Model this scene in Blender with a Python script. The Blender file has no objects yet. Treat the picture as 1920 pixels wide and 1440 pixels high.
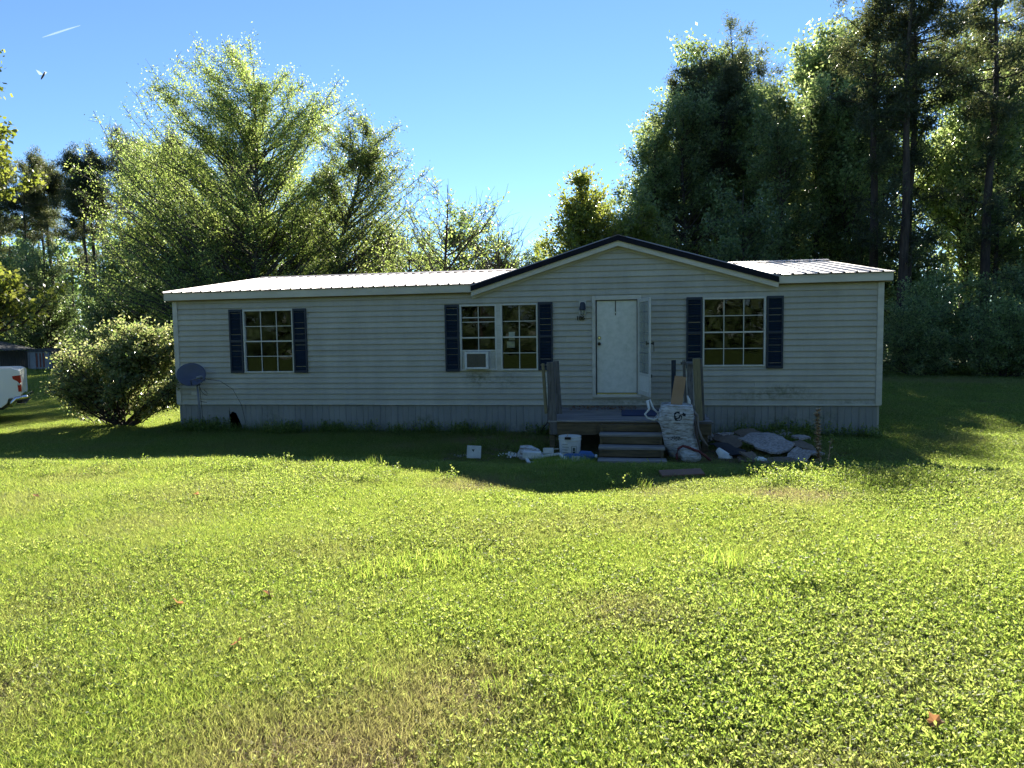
import bpy, bmesh, math, random
import numpy as np
from mathutils import Vector, Matrix, Euler
S = bpy.context.scene
C = S.collection
R = math.radians
rng = np.random.default_rng(7)
random.seed(7)

# ------------------------------------------------------------------ camera
CAM = (9.7495, -14.4384, 2.0768)
YAW, PITCH, ROLL = -0.15335, -0.07172, -0.01401
F = Vector((math.sin(YAW)*math.cos(PITCH), math.cos(YAW)*math.cos(PITCH), math.sin(PITCH)))
Rt = Vector((math.cos(YAW), -math.sin(YAW), 0)); Up = Rt.cross(F)
R2 = Rt*math.cos(ROLL)+Up*math.sin(ROLL); U2 = -Rt*math.sin(ROLL)+Up*math.cos(ROLL)
cd = bpy.data.cameras.new('camera'); cam = bpy.data.objects.new('camera', cd); C.objects.link(cam)
m = Matrix((R2, U2, -F)).transposed().to_4x4(); m.translation = CAM
cam.matrix_world = m
cd.sensor_fit = 'HORIZONTAL'; cd.sensor_width = 36; cd.lens = 36*1330/1920
cd.clip_start = .05; cd.clip_end = 6000
S.camera = cam
# ------------------------------------------------------------------ light
SUN_EL, SUN_AZ = R(27.3), R(6.0)            # azimuth from +y towards +x
w = bpy.data.worlds.new('World'); S.world = w; w.use_nodes = True
nt = w.node_tree; bg = nt.nodes['Background']
sky = nt.nodes.new('ShaderNodeTexSky'); sky.sky_type = 'NISHITA'; sky.sun_disc = False
sky.sun_elevation = SUN_EL; sky.sun_rotation = SUN_AZ
sky.altitude = 0; sky.air_density = 0.85; sky.dust_density = 0.0; sky.ozone_density = 6.0
nt.links.new(sky.outputs[0], bg.inputs[0]); bg.inputs[1].default_value = 0.052
sd = bpy.data.lights.new('sun', 'SUN'); sd.energy = 5.0; sd.angle = R(.53); sd.color = (1, .93, .80)
sun = bpy.data.objects.new('sun', sd); C.objects.link(sun)
sv = Vector((math.sin(SUN_AZ)*math.cos(SUN_EL), math.cos(SUN_AZ)*math.cos(SUN_EL), math.sin(SUN_EL)))
sun.rotation_euler = sv.to_track_quat('Z', 'Y').to_euler(); sun.location = (20, 40, 40)
S.view_settings.view_transform = 'Standard'; S.view_settings.look = 'None'
S.view_settings.exposure = 2.08; S.view_settings.gamma = 1; S.view_settings.use_curve_mapping = False
S.render.engine = 'CYCLES'
try:
    S.cycles.max_bounces = 7; S.cycles.diffuse_bounces = 4; S.cycles.glossy_bounces = 3; S.cycles.transparent_max_bounces = 12; S.cycles.transmission_bounces = 6
except Exception: pass

# ------------------------------------------------------------------ helpers
def tag(o, label=None, cat=None, group=None, kind=None):
    if label: o['label'] = label
    if cat: o['category'] = cat
    if group: o['group'] = group
    if kind: o['kind'] = kind
    return o
def thing(name, label, cat, loc=(0, 0, 0), group=None, rz=0):
    o = bpy.data.objects.new(name, None); C.objects.link(o); o.location = loc; o.rotation_euler = (0, 0, rz)
    o.empty_display_size = .2
    return tag(o, label, cat, group)
def worldloc(o):
    v = Vector((0, 0, 0))
    while o: v += o.location; o = o.parent
    return v
class MB:
    def __init__(s): s.v = []; s.f = []
    def add(s, vs, fs):
        n = len(s.v); s.v += [tuple(p) for p in vs]; s.f += [tuple(i+n for i in f) for f in fs]; return s
    def box(s, x0, y0, z0, x1, y1, z1):
        return s.add([(x0,y0,z0),(x1,y0,z0),(x1,y1,z0),(x0,y1,z0),(x0,y0,z1),(x1,y0,z1),(x1,y1,z1),(x0,y1,z1)],
            [(0,3,2,1),(4,5,6,7),(0,1,5,4),(1,2,6,5),(2,3,7,6),(3,0,4,7)])
    def obox(s, c, size, eul=(0,0,0)):
        M = Euler(eul).to_matrix(); hx,hy,hz = size[0]/2,size[1]/2,size[2]/2
        vs = [Vector(c)+M@Vector((a*hx,b*hy,d*hz)) for d in (-1,1) for a,b in ((-1,-1),(1,-1),(1,1),(-1,1))]
        return s.add(vs, [(0,3,2,1),(4,5,6,7),(0,1,5,4),(1,2,6,5),(2,3,7,6),(3,0,4,7)])
    def beam(s, a, b, wx, wy, ref=(0,1,0)):     # square beam a->b
        a, b = Vector(a), Vector(b); d = (b-a).normalized(); u = d.cross(Vector(ref))
        if u.length < .01: u = d.cross(Vector((1,0,0)))
        u.normalize(); v = d.cross(u)
        vs = [p+u*i*wx/2+v*j*wy/2 for p in (a, b) for i, j in ((-1,-1),(1,-1),(1,1),(-1,1))]
        return s.add(vs, [(0,1,2,3),(7,6,5,4),(0,4,5,1),(1,5,6,2),(2,6,7,3),(3,7,4,0)])
    def tube(s, pts, r, n=8, cap=True):
        pts = [Vector(p) for p in pts]; k = len(pts)
        if not hasattr(r, '__len__'): r = [r]*k
        base = len(s.v)
        for i, p in enumerate(pts):
            d = (pts[min(i+1,k-1)]-pts[max(i-1,0)]).normalized()
            ref = Vector((0,0,1)) if abs(d.z) < .9 else Vector((1,0,0))
            u = d.cross(ref).normalized(); v = d.cross(u)
            for j in range(n):
                a = 2*math.pi*j/n; s.v.append(tuple(p+(u*math.cos(a)+v*math.sin(a))*r[i]))
        for i in range(k-1):
            for j in range(n):
                a = base+i*n+j; b = base+i*n+(j+1)%n; s.f.append((a, a+n, b+n, b))
        if cap:
            s.f.append(tuple(base+j for j in range(n))); s.f.append(tuple(base+(k-1)*n+j for j in reversed(range(n))))
        return s
    def lathe(s, c, prof, n=20, cap=True):
        base = len(s.v)
        for r, z in prof:
            for j in range(n):
                a = 2*math.pi*j/n; s.v.append((c[0]+r*math.cos(a), c[1]+r*math.sin(a), c[2]+z))
        for i in range(len(prof)-1):
            for j in range(n):
                a = base+i*n+j; b = base+i*n+(j+1)%n; s.f.append((a, b, b+n, a+n))
        if cap:
            s.f.append(tuple(base+j for j in reversed(range(n)))); s.f.append(tuple(base+(len(prof)-1)*n+j for j in range(n)))
        return s
    def prism(s, poly, y0, y1):                  # polygon in xz extruded in y
        n = len(poly)
        return s.add([(x, y0, z) for x, z in poly]+[(x, y1, z) for x, z in poly],
            [tuple(range(n)), tuple(range(2*n-1, n-1, -1))]+[(i, i+n, (i+1) % n+n, (i+1) % n) for i in range(n)])
    def build(s, name, mat, parent=None, bevel=0, smooth=False, origin=None):
        me = bpy.data.meshes.new(name)
        if origin is None: origin = worldloc(parent) if parent else Vector((0, 0, 0))
        o3 = Vector(origin); me.from_pydata([tuple(Vector(p)-o3) for p in s.v], [], s.f)
        bm = bmesh.new(); bm.from_mesh(me); bmesh.ops.recalc_face_normals(bm, faces=bm.faces)
        if bevel: bmesh.ops.bevel(bm, geom=bm.edges[:], offset=bevel, segments=1, affect='EDGES', clamp_overlap=True)
        bm.to_mesh(me); bm.free()
        if mat: me.materials.append(mat)
        if smooth: me.polygons.foreach_set('use_smooth', [True]*len(me.polygons))
        o = bpy.data.objects.new(name, me); C.objects.link(o)
        if parent: o.parent = parent
        else: o.location = o3
        return o
def fastmesh(name, V, Q, mat, smooth=False, mats=None):
    me = bpy.data.meshes.new(name); V = np.asarray(V, np.float32); Q = np.asarray(Q, np.int32); k = Q.shape[1]
    me.vertices.add(len(V)); me.vertices.foreach_set('co', V.ravel())
    me.loops.add(Q.size); me.loops.foreach_set('vertex_index', Q.ravel())
    me.polygons.add(len(Q)); me.polygons.foreach_set('loop_start', np.arange(0, Q.size, k, dtype=np.int32))
    me.polygons.foreach_set('loop_total', np.full(len(Q), k, np.int32))
    if smooth: me.polygons.foreach_set('use_smooth', np.ones(len(Q), bool))
    me.update(calc_edges=True)
    me.materials.append(mat)
    return me
def link(name, me, parent=None, loc=(0,0,0)):
    o = bpy.data.objects.new(name, me); C.objects.link(o); o.location = loc
    if parent: o.parent = parent
    return o

# ------------------------------------------------------------------ materials
def newmat(name):
    m = bpy.data.materials.new(name); m.use_nodes = True; m.node_tree.nodes.clear(); return m, m.node_tree
def N(nt, t, **kw):
    n = nt.nodes.new(t)
    for k, v in kw.items():
        if k.startswith('i_'): n.inputs[k[2:].replace('_', ' ')].default_value = v
        else: setattr(n, k, v)
    return n
def setup(mt, scale_xyz=(1,1,1)):
    nt = mt.node_tree; tc = N(nt, 'ShaderNodeTexCoord'); mp = N(nt, 'ShaderNodeMapping'); mp.inputs['Scale'].default_value = scale_xyz
    nt.links.new(tc.outputs['Object'], mp.inputs[0]); return mp.outputs[0]
def noise(nt, vec, scale, detail=4, rough=.6):
    n = N(nt, 'ShaderNodeTexNoise'); n.inputs['Scale'].default_value = scale; n.inputs['Detail'].default_value = detail; n.inputs['Roughness'].default_value = rough
    nt.links.new(vec, n.inputs['Vector']); return n.outputs['Fac']
def ramp(nt, fac, stops):
    r = N(nt, 'ShaderNodeValToRGB'); nt.links.new(fac, r.inputs[0]); e = r.color_ramp.elements
    while len(e) < len(stops): e.new(.5)
    for i, (p, c) in enumerate(stops):
        e[i].position = p; e[i].color = (*c, 1) if len(c) == 3 else c
    return r.outputs[0]
def mixc(nt, fac, a, b, mode='MIX'):
    mx = N(nt, 'ShaderNodeMix', data_type='RGBA', blend_type=mode)
    for k, v in ((0, fac), (6, a), (7, b)):
        if hasattr(v, 'links'): nt.links.new(v, mx.inputs[k])
        else: mx.inputs[k].default_value = v if k == 0 else ((*v, 1) if len(v) == 3 else v)
    return mx.outputs[2]
def math_(nt, op, a, b=0.):
    n = N(nt, 'ShaderNodeMath', operation=op)
    for k, v in ((0, a), (1, b)):
        if hasattr(v, 'links'): nt.links.new(v, n.inputs[k])
        else: n.inputs[k].default_value = v
    return n.outputs[0]
def finish(mt, col, rough=.6, metal=0, bump=None, bstr=.3, bdist=.01, spec=.5):
    nt = mt.node_tree; p = N(nt, 'ShaderNodeBsdfPrincipled'); out = N(nt, 'ShaderNodeOutputMaterial')
    if hasattr(col, 'links'): nt.links.new(col, p.inputs['Base Color'])
    else: p.inputs['Base Color'].default_value = (*col, 1)
    if hasattr(rough, 'links'): nt.links.new(rough, p.inputs['Roughness'])
    else: p.inputs['Roughness'].default_value = rough
    p.inputs['Metallic'].default_value = metal; p.inputs['Specular IOR Level'].default_value = spec
    if bump is not None:
        b = N(nt, 'ShaderNodeBump'); b.inputs['Strength'].default_value = bstr; b.inputs['Distance'].default_value = bdist
        nt.links.new(bump, b.inputs['Height']); nt.links.new(b.outputs[0], p.inputs['Normal'])
    nt.links.new(p.outputs[0], out.inputs[0]); return mt
def simple(name, c0, c1=None, scale=4, rough=.6, metal=0, stretch=(1,1,1), bstr=.2, spec=.5, lo=.3, hi=.7):
    mt, nt = newmat(name); v = setup(mt, stretch); f = noise(nt, v, scale, 6, .65)
    if c1 is None: c1 = tuple(x*.7 for x in c0)
    return finish(mt, ramp(nt, f, [(lo, c1), (hi, c0)]), rough, metal, f, bstr, .004, spec)
def blob(nt, vec, c, r, soft=.5):                 # elliptical stain mask in object x,z
    mp = N(nt, 'ShaderNodeMapping'); mp.vector_type = 'POINT'
    mp.inputs['Location'].default_value = (-c[0]/r[0], 0, -c[1]/r[1]); mp.inputs['Scale'].default_value = (1/r[0], 0, 1/r[1])
    nt.links.new(vec, mp.inputs[0]); ln = N(nt, 'ShaderNodeVectorMath', operation='LENGTH'); nt.links.new(mp.outputs[0], ln.inputs[0])
    mr = N(nt, 'ShaderNodeMapRange'); mr.inputs[1].default_value = 1; mr.inputs[2].default_value = 1-soft; nt.links.new(ln.outputs['Value'], mr.inputs[0])
    return mr.outputs[0]

def wall_mat(name, base, skirt=False):
    mt, nt = newmat(name); tc = N(nt, 'ShaderNodeTexCoord'); v = tc.outputs['Object']
    mp = N(nt, 'ShaderNodeMapping'); mp.inputs['Scale'].default_value = (1, 1, .25); nt.links.new(v, mp.inputs[0])
    n1 = noise(nt, mp.outputs[0], 2.3, 8, .7); n2 = noise(nt, v, 18, 6, .7)
    mp2 = N(nt, 'ShaderNodeMapping'); mp2.inputs['Scale'].default_value = (.35, 1, 2.5); nt.links.new(v, mp2.inputs[0])
    n3 = noise(nt, mp2.outputs[0], 2.0, 5, .6)
    col = ramp(nt, n1, [(.25, tuple(x*.72 for x in base)), (.72, base)])
    col = mixc(nt, math_(nt, 'MULTIPLY', ramp(nt, n2, [(.5, (0,0,0)), (.8, (1,1,1))]), .35), col, tuple(x*.62 for x in base))
    col = mixc(nt, math_(nt, 'MULTIPLY', ramp(nt, n3, [(.55, (0,0,0)), (.75, (1,1,1))]), .3), col, (.17,.17,.12))
    oi = N(nt, 'ShaderNodeObjectInfo'); vv_ = math_(nt, 'ADD', math_(nt, 'MULTIPLY', oi.outputs['Random'], .12), .94); hs = N(nt, 'ShaderNodeHueSaturation'); nt.links.new(vv_, hs.inputs['Value']); nt.links.new(col, hs.inputs['Color']); col = hs.outputs[0]
    green = (.07, .085, .03)
    st = [((6.85,1.17),(.45,.30),.75), ((7.45,1.10),(.35,.25),.6), ((12.6,.80),(1.2,.16),.75), ((12.9,.92),(.5,.12),.8), ((14.1,.66),(.8,.1),.5), ((10.0,.66),(1.6,.1),.6)] if not skirt else \
         [((12.9,.3),(.45,.18),.8), ((13.6,.33),(.4,.2),.85), ((12.1,.3),(.4,.2),.6), ((5.6,.27),(.4,.16),.8), ((2.2,.3),(.4,.3),.5), ((6.5,.05),(12,.22),.6)]
    brk = ramp(nt, noise(nt, v, 9, 6, .75), [(.42, (0,0,0)), (.62, (1,1,1))])
    for c, r, a in st:
        mk = math_(nt, 'MULTIPLY', math_(nt, 'MULTIPLY', blob(nt, v, c, r, .9), brk), a)
        col = mixc(nt, mk, col, green)
    return finish(mt, col, .55, 0, n2, .15, .002, .35)

M = {}
M['siding'] = wall_mat('vinyl_siding', (.47, .46, .385))
M['skirt'] = wall_mat('vinyl_skirt', (.27, .28, .265), True)
M['trim'] = simple('weathered_white_trim', (.58,.57,.50), (.40,.39,.32), 6, .5, stretch=(.4,1,1))
M['fascia'] = simple('white_fascia', (.60,.58,.49), (.44,.42,.33), 5, .5, stretch=(.3,1,1))
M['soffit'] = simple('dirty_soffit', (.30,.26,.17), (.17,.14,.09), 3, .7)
M['black'] = simple('black_rake_metal', (.010,.012,.022), (.008,.009,.014), 8, .7, spec=.15)
M['roof'] = simple('galvanised_roof_metal', (.38,.345,.34), (.29,.26,.25), 1.5, .5, .25, stretch=(1,.3,1), bstr=.02)
M['winwhite'] = simple('white_window_metal', (.62,.62,.56), (.46,.46,.40), 12, .45)
M['shutter'] = simple('navy_shutter', (.006,.021,.045), (.004,.014,.03), 5, .5)
M['door'] = simple('white_door_paint', (.70,.70,.62), (.54,.56,.47), 9, .45, lo=.25, hi=.6, bstr=.08)
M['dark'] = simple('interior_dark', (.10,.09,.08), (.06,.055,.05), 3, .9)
M['blackmetal'] = simple('black_hardware', (.012,.012,.012), (.02,.018,.015), 20, .35, .3)
M['chrome'] = simple('chrome', (.72,.72,.72), (.6,.6,.6), 5, .15, 1.0, bstr=0)
M['wood'] = simple('weathered_grey_wood', (.30,.28,.26), (.06,.055,.05), 4, .85, stretch=(.3,6,6), bstr=.8, lo=.35, hi=.68)
M['woodv'] = simple('weathered_upright_wood', (.17,.165,.15), (.045,.04,.035), 6, .85, stretch=(6,6,.5), bstr=.6)
M['woodb'] = simple('mossy_brown_wood', (.17,.125,.065), (.05,.042,.022), 5, .85, stretch=(.5,4,5), bstr=.6)
M['woody'] = simple('pale_treated_wood', (.26,.22,.12), (.12,.11,.06), 9, .85, stretch=(6,6,.5), bstr=.6)
M['tread'] = simple('worn_pale_tread', (.30,.28,.25), (.15,.14,.125), 9, .8, stretch=(.35,5,5), bstr=.5)
M['mat'] = simple('blue_doormat', (.015,.035,.10), (.01,.02,.06), 30, .95)
M['card'] = simple('brown_cardboard', (.36,.23,.13), (.30,.19,.10), 4, .85)
M['white'] = simple('dirty_white_plastic', (.68,.69,.64), (.48,.49,.44), 7, .5)
M['bluep'] = simple('blue_plastic', (.02,.10,.28), (.015,.07,.2), 5, .35)
M['rope'] = simple('red_brown_rope', (.16,.035,.03), (.08,.02,.02), 25, .9)
M['dish'] = simple('grey_dish_metal', (.075,.085,.12), (.055,.062,.09), 3, .5)
M['cable'] = simple('black_cable', (.01,.01,.01), (.015,.015,.015), 10, .5)
M['rubber'] = simple('tyre_rubber', (.025,.025,.025), (.015,.015,.015), 20, .8)
M['truck'] = simple('white_truck_paint', (.86,.86,.85), (.84,.84,.83), 1, .22, bstr=0)
M['redlight'] = simple('red_tail_lens', (.42,.008,.012), (.35,.005,.01), 3, .15, bstr=0)
M['fence'] = simple('weathered_fence_wood', (.06,.065,.065), (.03,.032,.034), 4, .9, stretch=(4,4,.5))  # base colour darkened to stand in for shade at the far wood edge
M['shedw'] = simple('pale_shed_metal', (.20,.22,.24), (.12,.13,.14), 3, .6)  # albedo lowered to carry the shade on the far shed and carport
M['rust'] = simple('rusty_red_metal', (.20,.06,.035), (.12,.04,.025), 4, .8)
M['bark'] = simple('grey_brown_bark', (.085,.07,.055), (.035,.03,.024), 5, .95, stretch=(3,3,.6), bstr=.8)
M['darkbark'] = simple('dark_pine_bark', (.085,.062,.045), (.015,.012,.010), 2.5, .95, stretch=(3,3,.6), bstr=.8)
M['carpet'] = simple('speckled_grey_foam', (.38,.34,.30), (.14,.125,.11), 24, .95, lo=.36, hi=.6, bstr=.9)
M['carpetb'] = simple('brown_underlay', (.17,.13,.09), (.10,.075,.05), 20, .95)
M['carpetd'] = simple('black_underlay', (.012,.012,.015), (.02,.02,.022), 20, .95)

M['straw'] = simple('dead_straw_stalk', (.50,.36,.20), (.32,.21,.11), 30, .85)
M['contrail'] = None

def glass_mat():
    mt, nt = newmat('window_glass'); g = N(nt, 'ShaderNodeBsdfGlossy'); g.inputs['Roughness'].default_value = .03
    g.inputs[0].default_value = (.86, .92, 1, 1)
    t = N(nt, 'ShaderNodeBsdfTransparent'); t.inputs[0].default_value = (.75, .78, .76, 1)
    f = N(nt, 'ShaderNodeFresnel'); f.inputs[0].default_value = 1.5; mx = N(nt, 'ShaderNodeMixShader'); out = N(nt, 'ShaderNodeOutputMaterial')
    f2 = math_(nt, 'MULTIPLY', f.outputs[0], .9)
    v = setup(mt); nz = noise(nt, v, 1.7, 2); b = N(nt, 'ShaderNodeBump'); b.inputs['Strength'].default_value = .15; b.inputs['Distance'].default_value = .02
    nt.links.new(nz, b.inputs['Height']); nt.links.new(b.outputs[0], g.inputs['Normal'])
    nt.links.new(f2, mx.inputs[0]); nt.links.new(t.outputs[0], mx.inputs[1]); nt.links.new(g.outputs[0], mx.inputs[2]); nt.links.new(mx.outputs[0], out.inputs[0])
    return mt
M['glass'] = glass_mat()

def leaf_mat(name, cols, tcols, trans=.5, rough=.4, spec=.5, glossy=.0):
    """leaves: per-leaf random colour, diffuse + translucent light through the blade"""
    mt, nt = newmat(name); g = N(nt, 'ShaderNodeNewGeometry'); rnd = g.outputs['Random Per Island']
    oi = N(nt, 'ShaderNodeObjectInfo')
    k = len(cols); c = ramp(nt, rnd, [(i/(k-1), cols[i]) for i in range(k)]); t = ramp(nt, rnd, [(i/(k-1), tcols[i]) for i in range(k)])
    hs = N(nt, 'ShaderNodeHueSaturation'); vv = math_(nt, 'ADD', math_(nt, 'MULTIPLY', oi.outputs['Random'], .5), .75)
    nt.links.new(vv, hs.inputs['Value']); nt.links.new(c, hs.inputs['Color'])
    hs2 = N(nt, 'ShaderNodeHueSaturation'); nt.links.new(vv, hs2.inputs['Value']); nt.links.new(t, hs2.inputs['Color'])
    p = N(nt, 'ShaderNodeBsdfPrincipled'); p.inputs['Roughness'].default_value = rough; p.inputs['Specular IOR Level'].default_value = spec
    nt.links.new(hs.outputs[0], p.inputs['Base Color'])
    tr = N(nt, 'ShaderNodeBsdfTranslucent'); nt.links.new(hs2.outputs[0], tr.inputs[0])
    mx = N(nt, 'ShaderNodeMixShader'); mx.inputs[0].default_value = trans; out = N(nt, 'ShaderNodeOutputMaterial')
    nt.links.new(p.outputs[0], mx.inputs[1]); nt.links.new(tr.outputs[0], mx.inputs[2]); nt.links.new(mx.outputs[0], out.inputs[0])
    return mt
M['birchleaf'] = leaf_mat('pale_fresh_leaf', [(.06,.10,.03),(.13,.175,.055),(.21,.25,.10)], [(.20,.30,.06),(.38,.50,.11),(.60,.68,.20)], .52, .45, .3)
M['oakleaf'] = leaf_mat('mid_green_leaf', [(.055,.09,.045),(.11,.155,.065),(.19,.225,.11)], [(.20,.30,.09),(.40,.52,.15),(.62,.70,.28)], .52, .35)
M['darkleaf'] = leaf_mat('dark_green_leaf', [(.055,.09,.05),(.10,.14,.07),(.17,.21,.10)], [(.15,.25,.08),(.28,.40,.12),(.46,.56,.20)], .48, .35)
M['needle'] = leaf_mat('pine_needle', [(.022,.035,.016),(.035,.05,.022),(.05,.06,.03)], [(.08,.12,.04),(.15,.19,.06),(.28,.28,.11)], .4, .5)
M['limeleaf'] = leaf_mat('lime_leaf', [(.08,.12,.02),(.12,.16,.03),(.16,.19,.05)], [(.26,.33,.04),(.36,.42,.06),(.42,.44,.09)], .5, .4)
M['bushleaf'] = leaf_mat('glossy_bush_leaf', [(.04,.075,.032),(.075,.11,.04),(.15,.16,.07)], [(.18,.28,.07),(.34,.40,.12),(.60,.58,.26)], .42, .3, .6)

M['leafdry'] = leaf_mat('dead_leaf', [(.14,.06,.03),(.20,.10,.05),(.28,.17,.09)], [(.22,.09,.04),(.34,.16,.07),(.42,.24,.12)], .45, .7, .2)
def grass_mat(name, cols, tcols, dead, trans=.5):
    mt, nt = newmat(name); g = N(nt, 'ShaderNodeNewGeometry'); rnd = g.outputs['Random Per Island']
    at = N(nt, 'ShaderNodeAttribute'); at.attribute_type = 'INSTANCER'; at.attribute_name = 'tint'
    k = len(cols); c = ramp(nt, rnd, [(i/(k-1), cols[i]) for i in range(k)]); t = ramp(nt, rnd, [(i/(k-1), tcols[i]) for i in range(k)])
    c = mixc(nt, at.outputs['Fac'], c, dead); t = mixc(nt, at.outputs['Fac'], t, tuple(x*1.2 for x in dead))
    p = N(nt, 'ShaderNodeBsdfPrincipled'); p.inputs['Roughness'].default_value = .55; p.inputs['Specular IOR Level'].default_value = .2
    nt.links.new(c, p.inputs['Base Color']); tr = N(nt, 'ShaderNodeBsdfTranslucent'); nt.links.new(t, tr.inputs[0])
    mx = N(nt, 'ShaderNodeMixShader'); mx.inputs[0].default_value = trans; out = N(nt, 'ShaderNodeOutputMaterial')
    nt.links.new(p.outputs[0], mx.inputs[1]); nt.links.new(tr.outputs[0], mx.inputs[2]); nt.links.new(mx.outputs[0], out.inputs[0])
    return mt
M['grass'] = grass_mat('grass_blade', [(.022,.045,.016),(.05,.078,.026),(.11,.13,.045)], [(.18,.33,.04),(.42,.56,.07),(.68,.74,.16)], (.30,.24,.12))
M['weed'] = grass_mat('weed_leaf', [(.025,.052,.02),(.06,.095,.035),(.14,.16,.07)], [(.20,.34,.045),(.44,.58,.09),(.70,.76,.21)], (.34,.29,.14), .5)
M['strawb'] = grass_mat('straw_blade', [(.20,.14,.08),(.32,.25,.14),(.42,.34,.21)], [(.16,.11,.06),(.26,.20,.11),(.36,.30,.16)], (.3,.22,.14), .3)

# ------------------------------------------------------------------ terrain
def terr(x, y):
    x = np.asarray(x, float); y = np.asarray(y, float)
    t = np.clip((-y-3.3)/2.5, 0, 1); h = .345*t*t*(3-2*t)
    h = h*(1-.25*np.clip((4-x)/6, 0, 1))
    far = np.clip((np.hypot(x-7, y)-10)/20, 0, 1)
    return h + .012*np.sin(x*2.1+y*1.3)+.010*np.sin(x*1.1-y*2.7+1)+far*(.05*np.sin(x*.35)+.05*np.sin(y*.3+x*.2))
def th(x, y): return float(terr(x, y))
def axis(lo, hi, a, b, step, far):
    c = list(np.arange(a, b+.001, step)); d = step; x = b
    while x < hi: d *= 1.25; x += d; c.append(x)
    d = step; x = a; l = []
    while x > lo: d *= 1.25; x -= d; l.append(x)
    return np.array(l[::-1]+c)
gx = axis(-1500, 1500, -6, 22, .2, 0); gy = axis(-1200, 2500, -14, 4, .2, 0)
X, Y = np.meshgrid(gx, gy); Z = terr(X, Y)
V = np.stack([X, Y, Z], -1).reshape(-1, 3); nx = len(gx); i, j = np.meshgrid(np.arange(len(gx)-1), np.arange(len(gy)-1)); a = (j*nx+i).ravel()
Q = np.stack([a, a+1, a+nx+1, a+nx], -1)
mt, nt_ = newmat('lawn_soil'); v = setup(mt)
n1 = noise(nt_, v, .8, 5); n2 = noise(nt_, v, 14, 8, .75); n3 = noise(nt_, v, 90, 3, .7)
c = ramp(nt_, n1, [(.35, (.045,.06,.015)), (.65, (.075,.085,.025))])
c = mixc(nt_, ramp(nt_, n2, [(.42, (0,0,0)), (.62, (1,1,1))]), c, (.12,.09,.05)); c = mixc(nt_, ramp(nt_, n3, [(.5, (0,0,0)), (.72, (1,1,1))]), c, (.22,.17,.10))
for ctr, r_ in (((7.4, -1.0), (1.5, .7)), ((11.9, -2.2), (1.0, 1.2))):   # bare earth beside the steps
    mp = N(nt_, 'ShaderNodeMapping'); mp.inputs['Location'].default_value = (-ctr[0]/r_[0], -ctr[1]/r_[1], 0); mp.inputs['Scale'].default_value = (1/r_[0], 1/r_[1], 0)
    nt_.links.new(v, mp.inputs[0]); ln = N(nt_, 'ShaderNodeVectorMath', operation='LENGTH'); nt_.links.new(mp.outputs[0], ln.inputs[0])
    mr = N(nt_, 'ShaderNodeMapRange'); mr.inputs[1].default_value = 1.1; mr.inputs[2].default_value = .5; nt_.links.new(math_(nt_, 'ADD', ln.outputs['Value'], math_(nt_, 'MULTIPLY', n2, .5)), mr.inputs[0])
    c = mixc(nt_, mr.outputs[0], c, (.085,.055,.042))
mp = N(nt_, 'ShaderNodeMapping'); mp.inputs['Location'].default_value = (-7, 4, 0); mp.inputs['Scale'].default_value = (1, 1, 0); nt_.links.new(v, mp.inputs[0])
ln = N(nt_, 'ShaderNodeVectorMath', operation='LENGTH'); nt_.links.new(mp.outputs[0], ln.inputs[0]); mr = N(nt_, 'ShaderNodeMapRange'); mr.inputs[1].default_value = 10; mr.inputs[2].default_value = 16; nt_.links.new(ln.outputs['Value'], mr.inputs[0])
c = mixc(nt_, mr.outputs[0], c, ramp(nt_, n2, [(.35, (.05,.085,.02)), (.65, (.09,.13,.03))]))
finish(mt, c, .95, 0, n2, .8, .03, .1)
g = link('ground', fastmesh('ground', V, Q, mt, True)); tag(g, kind='structure')

# ------------------------------------------------------------------ house
HX0, HX1, HD = 0.0, 14.63, 8.5
ZB = .6
def zE(x): return 3.055+.005*x         # top of the eaves
def zR(x): return 3.695+.004*x         # ridge
GL, GP, GR = 6.72, 9.69, 12.73         # dormer foot, peak, foot
PK = 3.978
house = thing('mobile_home', 'long pale grey single storey mobile home with navy shutters and a front gable', 'house', (0, 0, 0))
M['muntin'] = M['winwhite']
WIN = [(1.62, .69+ZB, 2.775, 2.055+ZB, 3, 4), (6.445, .71+ZB, 7.215, 2.07+ZB, 2, 4), (7.30, .71+ZB, 8.07, 2.075+ZB, 2, 4), (11.335, .76+ZB, 12.525, 2.11+ZB, 3, 4)]
DOOR = (9.17, .75, 10.14, 2.795)
HOLES = [wn[:4] for wn in WIN]+[(DOOR[0], DOOR[1], DOOR[2], DOOR[3])]
def gable_z(x):
    if GL < x < GR:
        zf = lambda xx: zE(xx)-.17
        if x < GP: return zf(GL)+(PK-.24-zf(GL))*(x-GL)/(GP-GL)
        return zf(GR)+(PK-.24-zf(GR))*(GR-x)/(GR-GP)
    return zE(x)-.13
def gable_x(z):       # x-range under the gable at height z
    zl, zr, zt = zE(GL)-.17, zE(GR)-.17, PK-.24
    if z >= zt: return None
    a = GL+(GP-GL)*max(0, z-zl)/(zt-zl); b = GR-(GR-GP)*max(0, z-zr)/(zt-zr); return a, b
EX = .117
def course_y(z, z0): # front surface depth within a lap
    t = (z-z0)/EX; return -.024+.022*t
k = 0; z0 = ZB
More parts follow.
